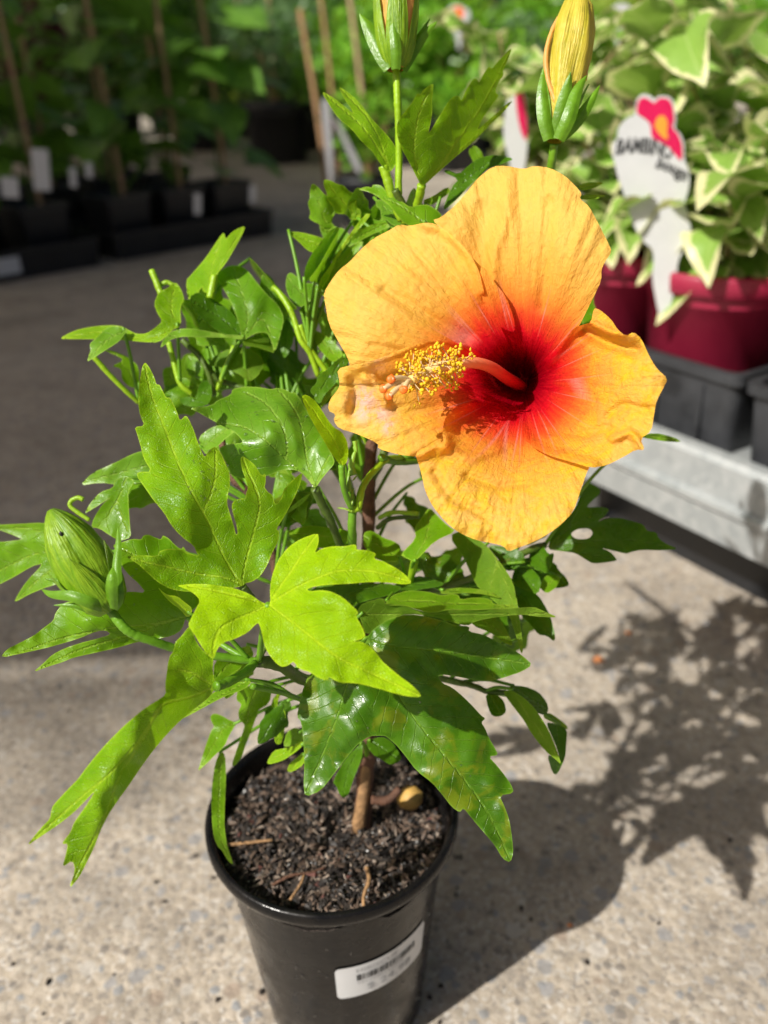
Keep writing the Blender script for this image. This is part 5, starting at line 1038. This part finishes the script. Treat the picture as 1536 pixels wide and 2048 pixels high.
def bougie(s, t, z, nleaf, lab, H=.26, spread=.15, seed=0, base=None, lean=(0, 0)):
    random.seed(seed)
    root = empty('potted_bougainvillea', tuple(BP(s, t, z) if base is None else base)); tag(root, lab, 'potted plant', 'variegated plants in maroon pots')
    round_pot(root, .095, .185, 'maroon', .007)
    pts = []
    for k in range(12):
        a = random.random()*6.283; q = random.uniform(.3, 1)*spread; top = Vector((q*math.cos(a)+lean[0], q*math.sin(a)+lean[1], .165+H*random.uniform(.30, 1)))
        P = spline([(.01*math.cos(a), .01*math.sin(a), .14), (top.x*.35, top.y*.35, .15+(top.z-.15)*.55), tuple(top)], 6); pts.append(P)
        v, f = tube_mesh(P, np.linspace(.0028, .0012, len(P)), 6); obj('stem', v, f, M['stem'] if k % 2 else M['cane'], root)
    for i in range(nleaf):
        P = random.choice(pts); p = Vector(P[random.randint(3, len(P)-1)])
        a = random.random()*6.283; e = random.uniform(-.35, .75)
        place_leaf(random.choice(VL), root, p+Vector((random.uniform(-.02, .02), random.uniform(-.02, .02), random.uniform(-.012, .012))), (math.cos(a), math.sin(a), e), random.uniform(-.6, .6), random.uniform(.75, 1.25))
    for i in range(12):                    # skirt of leaves over the rim
        a = random.random()*6.283
        place_leaf(random.choice(VL), root, Vector((.07*math.cos(a), .07*math.sin(a), .20+random.uniform(0, .05))), (math.cos(a), math.sin(a), random.uniform(-.5, .1)), random.uniform(-.5, .5), random.uniform(.7, 1.0))
    return root
def bz(x, y, z): return on_z(x, y, z)
potz = TZ+.008
P1 = on_z(1432, 548, potz+.185); s1 = np.dot(P1-bO, bu); t1 = np.dot(P1-bO, bv)
print('bench', bA, bB, 'pot1 s,t', s1-sC, t1, 'LEN', LEN, 'sC', sC)
t1 = .135; s1 = sC+.115
bg1 = bougie(s1, t1, potz, 105, 'cream edged plant in the maroon pot holding the pink flower tag', .30, .19, 11, lean=(.03, .02))
bougie(sC+.275, .13, potz, 98, 'cream edged plant in the shaded maroon pot beside the orange flower', .28, .16, 12)
bougie(sC-.12, .14, potz, 105, 'cream edged plant at the right edge of the photo in the near tray', .26, .19, 13)
bougie(sC+.12, .45, potz, 105, 'cream edged plant in the second row behind the pink flower tag', .38, .20, 14)
bougie(sC+.30, .46, potz, 105, 'cream edged plant in the second row behind the shaded maroon pot', .34, .20, 17)
bougie(sC+.48, .14, potz, 98, 'cream edged plant at the far end of the bench behind the yellow bud', .30, .18, 15)
bougie(sC+.52, .47, potz, 105, 'cream edged plant in the back row at the far end of the bench', .38, .20, 16)
bougie(sC-.12, .45, potz, 98, 'cream edged plant in the second row at the right edge', .36, .20, 18)

# ---- picture tags
def tag_shape(name, outline, org, ux, uy, mat, parent, thick=.0008, lift=0.0):
    """flat plastic piece: outline in metres on the plane org + ux,uy, with thickness"""
    nrm = np.cross(ux, uy); P, fs, ed = blade_mesh([np.array(p)*1000 for p in outline], 9.0); P = P/1000
    A = org+np.outer(P[:, 0], ux)+np.outer(P[:, 1], uy)+nrm*(lift+thick/2); B = A-nrm*thick
    n = len(A); fr = [tuple(q) for q in fs]; cr = np.cross(A[fr[0][1]]-A[fr[0][0]], A[fr[0][2]]-A[fr[0][0]])@nrm
    if cr < 0: fr = [q[::-1] for q in fr]
    cnt = {}
    for q in fr:
        for i in range(3):
            e = (q[i], q[(i+1) % 3]); cnt[e] = 1
    side = [(b, a, a+n, b+n) for a, b in cnt if (b, a) not in cnt]
    return obj(name, np.vstack([A, B]), fr+[tuple(i+n for i in q[::-1]) for q in fr]+side, mat, parent, False, True)
# the big tag: plane facing the camera, standing in the rim of the first maroon pot
pc = BP(s1, t1, potz)
tipP = None
dtag = None
for dd in np.linspace(.6, 1.6, 2000):                       # depth at which the rim's near edge lies under the tag
    q = W(1338, 545, dd)
    if math.hypot(q[0]-pc[0], q[1]-pc[1]) < .0930: dtag = dd; break
dtag = (dtag or 1.0)-.004
ty = np.array([0, 0, 1.0]); ty = ty*.97+np.array([-.16, .10, 0]); ty /= np.linalg.norm(ty)
tx = RT-ty*(RT@ty); tx /= np.linalg.norm(tx)
torg = W(1333, 560, dtag)
def TG(x, y):                                                 # pixel -> metres on the tag plane
    nrm = np.cross(tx, ty); r = fw+RT*(x-768)/F-UP*(y-1024)/F; t = ((torg-CAM)@nrm)/(r@nrm); q = CAM+r*t-torg
    return (q@tx, q@ty)
ptag = empty('plant_tag', tuple(torg)); tag(ptag, 'white plant tag with pink flower and BAMBINO lettering in maroon pot', 'plant tag')
C5 = lambda pts: [TG(1180+x/4.096, 160+y/4.096) for x, y in pts]
tag_shape('card', C5([(175, 530), (230, 470), (225, 400), (300, 310), (370, 285), (380, 160), (430, 110), (500, 130), (530, 165), (560, 130), (640, 130), (690, 180), (705, 330), (690, 400), (740, 440), (770, 520), (770, 650), (810, 740), (815, 850), (790, 960), (770, 1000), (800, 1100), (830, 1240), (790, 1350), (750, 1420), (715, 1500), (710, 1620), (640, 1940), (600, 1960), (565, 1930), (505, 1620), (525, 1480), (510, 1380), (440, 1330), (350, 1180), (300, 1000), (230, 800), (190, 640)]), torg, tx, ty, M['white_plastic'], ptag)
tag_shape('pink_flower', C5([(380, 230), (395, 165), (440, 140), (490, 165), (525, 195), (560, 150), (630, 148), (670, 190), (690, 320), (668, 390), (720, 440), (750, 520), (755, 620), (740, 665), (700, 620), (640, 540), (560, 500), (500, 470), (495, 360), (440, 310), (385, 280)]), torg, tx, ty, M['magenta'], ptag, .0004, .0009)
tag_shape('flower_centre', C5([(520, 370), (560, 290), (610, 295), (635, 350), (625, 430), (640, 490), (600, 480), (545, 420)]), torg, tx, ty, M['tag_orange'], ptag, .0004, .0014)
def tag_text(txt, p0, p1, h, bend):
    tv, tf = text_mesh(txt, bold=.03); a = np.array(C5([p0])[0]); b = np.array(C5([p1])[0]); L = np.linalg.norm(b-a); e = (b-a)/L; g = np.array([-e[1], e[0]])
    sx = L/tv[:, 0].max(); hh = h/4.096*dtag/F/tv[:, 1].max(); out = []
    for x, y, _ in tv:
        t = x*sx/L; q = a+e*x*sx+g*(y*hh+bend*4*t*(1-t)*L); out.append(torg+tx*q[0]+ty*q[1]+np.cross(tx, ty)*.0010)
    obj('tag_lettering', out, tf, M['ink_tag'], ptag, False, True)
tag_text('BAMBINO', (205, 610), (660, 655), 110, .07)
tag_text('bougs', (530, 715), (775, 830), 85, .04)
for x, y, dx, dz, sc in ((1300, 405, -1, .1, .9), (1330, 410, 1, .15, 1.1), (1390, 400, 1, -.1, .9), (1250, 330, -.3, .9, .8)):
    place_leaf(VL[int(x) % 8], bg1, Vector(W(x, y, dtag-.022)-np.array(bg1.location)), (dx*RT[0], dx*RT[1]-.25, dz), .3, sc)
# smaller tags
def small_tag(px_pts, d, lab, deco=None, mat='white_plastic'):
    cx = sum(p[0] for p in px_pts)/len(px_pts); cy = max(p[1] for p in px_pts); org = W(cx, cy, d)
    o = empty('plant_tag', tuple(org)); tag(o, lab, 'plant tag')
    ty2 = np.array([0, 0, 1.0]); tx2 = RT-ty2*(RT@ty2); tx2 /= np.linalg.norm(tx2); nr = np.cross(tx2, ty2)
    def pp(x, y):
        r = fw+RT*(x-768)/F-UP*(y-1024)/F; t = ((org-CAM)@nr)/(r@nr); q = CAM+r*t-org; return (q@tx2, q@ty2)
    tag_shape('card', [pp(*p) for p in px_pts], org, tx2, ty2, M[mat], o)
    for pts, mt in (deco or []): tag_shape('picture', [pp(*p) for p in pts], org, tx2, ty2, M[mt], o, .0004, .0010)
small_tag([(1012, 205), (1030, 178), (1052, 182), (1056, 280), (1050, 335), (1035, 400), (1020, 330), (1005, 270)], 1.12, 'narrow white tag with a pink streak left of the yellow bud', [([(1030, 182), (1050, 186), (1055, 285), (1043, 270), (1034, 230)], 'magenta')])
small_tag([(886, 25), (912, 5), (945, 25), (925, 60), (918, 110), (910, 60)], 3.1, 'small white diamond tag with a red spot beside the top stem', [([(905, 15), (920, 12), (930, 25), (920, 42), (907, 36)], 'stigma')])
small_tag([(1216, 30), (1232, 5), (1262, 10), (1262, 40), (1240, 52), (1236, 130), (1230, 52)], 2.2, 'white tag among the cream edged leaves at the top', [([(1216, 30), (1228, 20), (1232, 36), (1222, 40)], 'tag_orange')])
small_tag([(1490, 260), (1520, 215), (1536, 235), (1536, 300), (1515, 330), (1508, 420), (1500, 320)], 1.12, 'white tag cut by the right edge of the photo')
# spent flowers and debris on the ground
for i, (x, y, r) in enumerate(((1197, 1318, .0085), (1258, 1265, .004), (1415, 1130, .004), (1140, 1850, .003))):
    c = on_z(x, y, r*.5); v, f = blob(np.zeros(3), r); v = v*np.array([1.1, .8, .5])
    tag(obj('fallen_petal', v+c, f, M['orange_leaf']), ['crumpled orange petal lying on the concrete in the leaf shadow', 'tiny orange scrap on the concrete beyond the crumpled petal', 'tiny orange scrap on the concrete under the steel bench', 'thin orange scrap on the concrete right of the black pot'][i], 'petal')

cr = []
for k in range(150):
    a = random.random()*6.283; q = .06+abs(random.gauss(0, .22)); x, y = POT[0]+q*math.cos(a), POT[1]+q*math.sin(a); r = random.uniform(.0006, .0022)
    v, f = blob(np.array([x, y, r*.5]), r); cr.append((v, f))
v, f = join(cr); tag(obj('soil_crumbs', v, f, M['soil_dark'], None, False), 'dark crumbs of potting soil scattered on the concrete', 'soil', kind='stuff')
# ------------------------------------------------------------------ shaded left background: trays of saplings
GU = np.array([.45, .89, 0]); GU = (on_z(560, 470)-on_z(0, 568)); GU /= np.linalg.norm(GU); GV = np.array([-GU[1], GU[0], 0])
gang = math.atan2(GU[1], GU[0]); G0 = on_z(0, 568)
def GP(s, t, z=0): return G0+GU*s+GV*t+np.array([0, 0, z])
trayB = []
sp = [(-.62, -.04), (.0+.33-.62+.25, 0), ]
def gtray(s0, s1, t0, t1, lab):
    c = GP((s0+s1)/2, (t0+t1)/2); o = tray('ground_tray', lab, 0, s1-s0, 0, t1-t0, .10, 0, tuple(c), 'black trays on the ground', 'black_plastic'); o.rotation_euler = (0, 0, gang); return o
sE = np.dot(on_z(560, 470)-G0, GU); sM = np.dot(on_z(232, 530)-G0, GU)
gtray(sM-.62, sM-.03, 0, .42, 'black tray with a white sticker at the left edge')
gtray(sM+.03, sE, .02, .44, 'black tray under the staked saplings left of the hibiscus')
gtray(sM-.62, sM-.03, .50, .92, 'black tray in the second row at the left edge'); gtray(sM+.03, sE, .50, .92, 'black tray in the second row behind the staked saplings')
SL = [ovate('leaf', random.uniform(.13, .20), random.uniform(.055, .085), .006, M['sap'], random.uniform(-.2, .3), random.uniform(.2, .5)) for _ in range(6)]
def square_pot(parent, a, h, mat):
    V = []; Fs = []
    for r, z in ((.40, 0), (.42, .004), (.49, h-.02), (.52, h-.018), (.52, h), (.48, h), (.46, h*.85)):
        for sx, sy in ((-1, -1), (1, -1), (1, 1), (-1, 1)):
            for k in range(3):
                q = {(-1, -1): math.pi, (1, -1): 1.5*math.pi, (1, 1): 0, (-1, 1): .5*math.pi}[(sx, sy)]+k/2*math.pi/2; c = .012
                V.append((sx*(a*r-c)+c*math.cos(q), sy*(a*r-c)+c*math.sin(q), z))
    m = 12
    for i in range(6):
        for k in range(m): Fs.append((i*m+k, i*m+(k+1) % m, (i+1)*m+(k+1) % m, (i+1)*m+k))
    Fs.append(tuple(range(m))[::-1]); obj('pot', V, Fs, M[mat], parent, False)
    obj('soil', V[6*m:7*m], [tuple(range(m))], M['soil_dark'], parent, False)
def sapling(loc, lab, H=1.0, nl=16, seed=0, stake=True, leafs=None, rz=0, mat='black_plastic', lean=0.0, zmin=.3):
    random.seed(seed); root = empty('potted_sapling', tuple(loc), rz); tag(root, lab, 'potted plant', 'staked saplings in black pots')
    square_pot(root, .19, .20, mat)
    if stake:
        v, f = tube_mesh(spline([(.02, -.03, .12), (.02+lean*.5, -.03, .5*H+.1), (.02+lean, -.02, H+.12)], 6), np.linspace(.0105, .0085, 13), 8); obj('stake', v, f, M['cane'], root)
    P = spline([(0, 0, .15), (.015, .01, .15+H*.4), (.0+lean*.8, .02, .15+H)], 8); v, f = tube_mesh(P, np.linspace(.007, .003, len(P)), 7); obj('stem', v, f, M['stem_dark'], root)
    for i in range(nl):
        k = int(len(P)*random.uniform(zmin, 1.0)); k = min(k, len(P)-1); a = random.random()*6.283; p = Vector(P[k]); q = p+Vector((math.cos(a), math.sin(a), .35))*random.uniform(.05, .13)
        v, f = tube_mesh(np.array([p, (p+q)/2, q]), .0022, 5); pe = obj('petiole', v, f, M['stem'], root)
        place_leaf(random.choice(leafs or SL), root, q, (math.cos(a), math.sin(a), random.uniform(-.4, .3)), random.uniform(-.5, .5), random.uniform(.9, 1.5))
    return root
i = 0
for s, t, lab, H in ((sM-.44, .22, 'staked sapling in black pot at the left edge with a white tag', 1.0), (sM-.16, .24, 'staked sapling second from the left in the front tray', .8), (sM+.16, .22, 'staked sapling in the front tray just right of the tray gap', .95), (sM+.42, .24, 'staked sapling with thick cane in the middle of the front tray', 1.05), (sE-.13, .22, 'staked sapling at the right end of the front tray', .8)):
    i += 1; sapling(GP(s, t, .012), lab, H, 20, 30+i, True, None, gang+random.uniform(-.2, .2), lean=-.03*(i % 2), zmin=.12)
for k, s in enumerate(np.linspace(sM-.45, sE-.12, 5)):
    sapling(GP(s, .71, .012), ['leafy sapling in the second row at the left edge', 'leafy sapling in the second row, second from the left', 'leafy sapling in the middle of the second row', 'leafy sapling in the second row, second from its right end', 'leafy sapling at the right end of the second row'][k], .75, 12, 60+k, True, None, gang)
for k, s in enumerate(np.linspace(sM-.7, sE-.1, 6)):
    sapling(GP(s, 1.15, .0), ['sapling in the third row at the far left', 'sapling in the third row, second from the left', 'sapling in the third row, third from the left', 'sapling in the third row, third from its right end', 'sapling in the third row, second from its right end', 'sapling at the right end of the third row'][k], .8, 16, 80+k, False, None, gang, zmin=.1)
# the white sticker and pot labels
tr0 = bpy.data.objects.get('ground_tray')
c = GP(np.dot(on_z(48, 542, .055)-G0, GU), -.0012, .052); v, f = box(0, 0, 0, .085, .002, .055, .0005)
tag(obj('tray_label', xform((v, f), Matrix.Translation(c) @ Matrix.Rotation(gang, 4, 'Z'))[0], f, M['white_plastic'], None, False), 'white sticker on the front of the leftmost black tray', 'label')
def pot_tag(x, y, d, lab, w_=.024, h_=.07):
    c = W(x, y, d); o = box(0, 0, 0, w_, .002, h_, .0006)
    tag(obj('pot_label', xform(o, Matrix.Translation(c) @ Matrix.Rotation(gang*.3, 4, 'Z') @ Matrix.Rotation(.12, 4, 'Y'))[0], o[1], M['white_plastic'], None, False), lab, 'label', 'white labels on the black pots')
for x, y, d, lab, w_, h_ in ((20, 375, 2.62, 'pale label stuck in the leftmost pot', .05, .06), (82, 340, 2.62, 'white tag beside the leftmost cane', .05, .12), (146, 355, 2.75, 'small white label right of the leftmost cane', .022, .06), (178, 340, 2.9, 'small white label on a dark pot behind the front row', .022, .05), (395, 408, 3.0, 'white label on the front tray pot below the middle cane', .024, .07), (505, 388, 3.2, 'white label on the pot at the right end of the tray', .022, .06), (160, 272, 3.4, 'long white tag standing among the dark pots', .03, .13)):
    pot_tag(x, y, d, lab, w_, h_)
# ------------------------------------------------------------------ far background: big pots, trunks, shrubs
def shrub(loc, rx, rz, n, mat, lab, leaf=.07, potr=.18, poth=.3, seed=0, trunk=True, group='shrubs at the back of the yard', lift=0.0, name='shrub', twigs=4, pmat='black_plastic', cat='shrub'):
    random.seed(seed); r0 = np.random.default_rng(seed); root = empty(name, tuple(loc)); tag(root, lab, cat, group)
    if potr: round_pot(root, potr, poth, pmat, .012)
    z0 = poth+lift if potr else lift
    clump = r0.normal(0, 1, (26, 3)); clump /= np.linalg.norm(clump, axis=1)[:, None]; clump *= (r0.random((26, 1))**.4)
    C = clump[r0.integers(0, 26, n)]*np.array([rx, rx, rz])+r0.normal(0, 1, (n, 3))*np.array([rx, rx, rz])*.20+np.array([0, 0, z0+rz])
    C[:, 2] = np.maximum(C[:, 2], .05)
    d = r0.normal(0, 1, (n, 3)); d[:, 2] = d[:, 2]*.5+.1; d /= np.linalg.norm(d, axis=1)[:, None]; s = np.cross(d, r0.normal(0, 1, (n, 3))); s /= np.linalg.norm(s, axis=1)[:, None]
    L = (leaf*r0.uniform(.6, 1.3, n))[:, None]; nm = np.cross(d, s)
    V = np.stack([C, C+d*L*.5+s*L*.28+nm*L*.05, C+d*L, C+d*L*.5-s*L*.28+nm*L*.05], 1).reshape(-1, 3)
    ix = np.arange(n)*4; Fs = np.c_[ix, ix+1, ix+2, ix+3]
    o = obj('crown', V, Fs, M[mat], root, True); o['kind'] = 'stuff'
    if trunk:
        for k in range(twigs):
            a = random.random()*6.283; q = random.uniform(.0, .8)*rx
            P = spline([(.02*math.cos(a), .02*math.sin(a), z0*.8 if potr else 0), (q*.3*math.cos(a), q*.3*math.sin(a), z0+rz*.5), (q*math.cos(a), q*math.sin(a), z0+rz*1.5)], 5)
            v, f = tube_mesh(P, np.linspace(.016, .005, len(P)), 7); obj('trunk', v, f, M['cane'] if k % 2 else M['bark_tan'], root)
    return root
def G(x, y): return on_z(x, y)
shrub(G(562, 325), .55, .45, 2200, 'shrub_c', 'grey green shrub in the large black tub left of the tall stem', .06, .26, .42, 1, twigs=5)
shrub(G(735, 450), .16, .16, 500, 'shrub_a', 'small bright plant in the grey pot behind the top leaves', .045, .12, .20, 2, pmat='black_dusty', twigs=3)
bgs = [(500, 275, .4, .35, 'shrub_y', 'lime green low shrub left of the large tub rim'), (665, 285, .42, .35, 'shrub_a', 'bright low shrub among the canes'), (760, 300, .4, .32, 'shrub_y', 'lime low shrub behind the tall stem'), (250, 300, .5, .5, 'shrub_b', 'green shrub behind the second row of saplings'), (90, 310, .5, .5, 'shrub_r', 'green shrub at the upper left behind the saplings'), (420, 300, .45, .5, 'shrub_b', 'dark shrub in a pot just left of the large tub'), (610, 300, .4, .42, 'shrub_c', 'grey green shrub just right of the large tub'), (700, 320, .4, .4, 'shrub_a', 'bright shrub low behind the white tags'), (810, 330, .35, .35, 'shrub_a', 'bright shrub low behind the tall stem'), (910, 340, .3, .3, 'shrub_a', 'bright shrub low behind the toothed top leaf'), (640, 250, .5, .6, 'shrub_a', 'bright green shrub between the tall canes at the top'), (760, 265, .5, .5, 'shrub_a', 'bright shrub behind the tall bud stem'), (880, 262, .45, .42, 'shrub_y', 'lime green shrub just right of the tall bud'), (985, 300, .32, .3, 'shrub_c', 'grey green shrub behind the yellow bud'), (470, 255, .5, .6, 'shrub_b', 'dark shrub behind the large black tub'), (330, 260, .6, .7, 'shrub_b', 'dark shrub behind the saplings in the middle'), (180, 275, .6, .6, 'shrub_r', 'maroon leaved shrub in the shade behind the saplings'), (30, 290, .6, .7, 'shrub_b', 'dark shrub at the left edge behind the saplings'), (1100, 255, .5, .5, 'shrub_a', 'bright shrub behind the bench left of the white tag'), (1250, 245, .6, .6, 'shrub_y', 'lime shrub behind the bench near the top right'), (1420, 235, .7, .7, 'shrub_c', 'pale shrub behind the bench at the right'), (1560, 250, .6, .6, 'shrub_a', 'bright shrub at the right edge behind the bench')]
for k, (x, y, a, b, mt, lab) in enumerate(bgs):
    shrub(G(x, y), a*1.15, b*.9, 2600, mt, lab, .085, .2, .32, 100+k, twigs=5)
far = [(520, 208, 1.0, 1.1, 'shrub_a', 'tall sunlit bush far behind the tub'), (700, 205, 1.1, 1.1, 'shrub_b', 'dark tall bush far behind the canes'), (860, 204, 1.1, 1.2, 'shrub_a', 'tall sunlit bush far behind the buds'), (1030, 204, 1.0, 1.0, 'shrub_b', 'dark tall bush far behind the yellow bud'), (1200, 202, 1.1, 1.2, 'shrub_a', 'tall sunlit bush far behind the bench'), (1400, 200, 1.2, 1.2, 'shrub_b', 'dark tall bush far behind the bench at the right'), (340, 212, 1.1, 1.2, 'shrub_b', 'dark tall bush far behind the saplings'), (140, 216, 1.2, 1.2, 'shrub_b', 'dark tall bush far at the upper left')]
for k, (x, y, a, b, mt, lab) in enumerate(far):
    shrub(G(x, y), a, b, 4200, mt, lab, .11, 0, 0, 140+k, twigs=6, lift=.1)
# tall white tags and canes in the middle distance
small_tag([(642, 200), (651, 195), (660, 205), (666, 330), (662, 400), (654, 330), (646, 260)], 3.4, 'tall white tag standing left of the top leaves', None, 'tag_grey')
small_tag([(664, 232), (674, 238), (722, 330), (722, 350), (710, 340)], 3.3, 'slanting white tag left of the top leaves', None, 'tag_grey')
for k, (x, y, d, x2, y2, lab) in enumerate(((655, 320, 3.9, 600, 20, 'grey brown cane left of the tall bud'), (735, 215, 4.6, 695, -40, 'pale brown cane just left of the tall bud'), (672, 240, 5.0, 640, -20, 'thin grey cane between the other canes'))):
    a = W(x, y, d); b = W(x2, y2, d*1.01); a = np.array([a[0], a[1], 0.0]); v, f = tube_mesh(spline([a, (a+b)/2+np.array([.01, 0, 0]), b], 8), .013, 8)
    tag(obj('garden_cane', v, f, M['bark_tan'] if k != 1 else M['cane']), lab, 'cane', 'canes behind the hibiscus')
# hedge closing the yard
random.seed(5); r0 = np.random.default_rng(5); n = 42000
C = np.c_[r0.uniform(-16, 16, n), 17+r0.uniform(0, 1.4, n), r0.uniform(.05, 4.2, n)]
d = r0.normal(0, 1, (n, 3)); d /= np.linalg.norm(d, axis=1)[:, None]; s = np.cross(d, r0.normal(0, 1, (n, 3))); s /= np.linalg.norm(s, axis=1)[:, None]; L = r0.uniform(.10, .24, n)[:, None]
V = np.stack([C, C+d*L*.5+s*L*.3, C+d*L, C+d*L*.5-s*L*.3], 1).reshape(-1, 3); ix = np.arange(n)*4
hd = obj('hedge', V, np.c_[ix, ix+1, ix+2, ix+3], M['hedge'], None, True); tag(hd, 'dark clipped hedge along the back of the yard', 'hedge', kind='stuff')
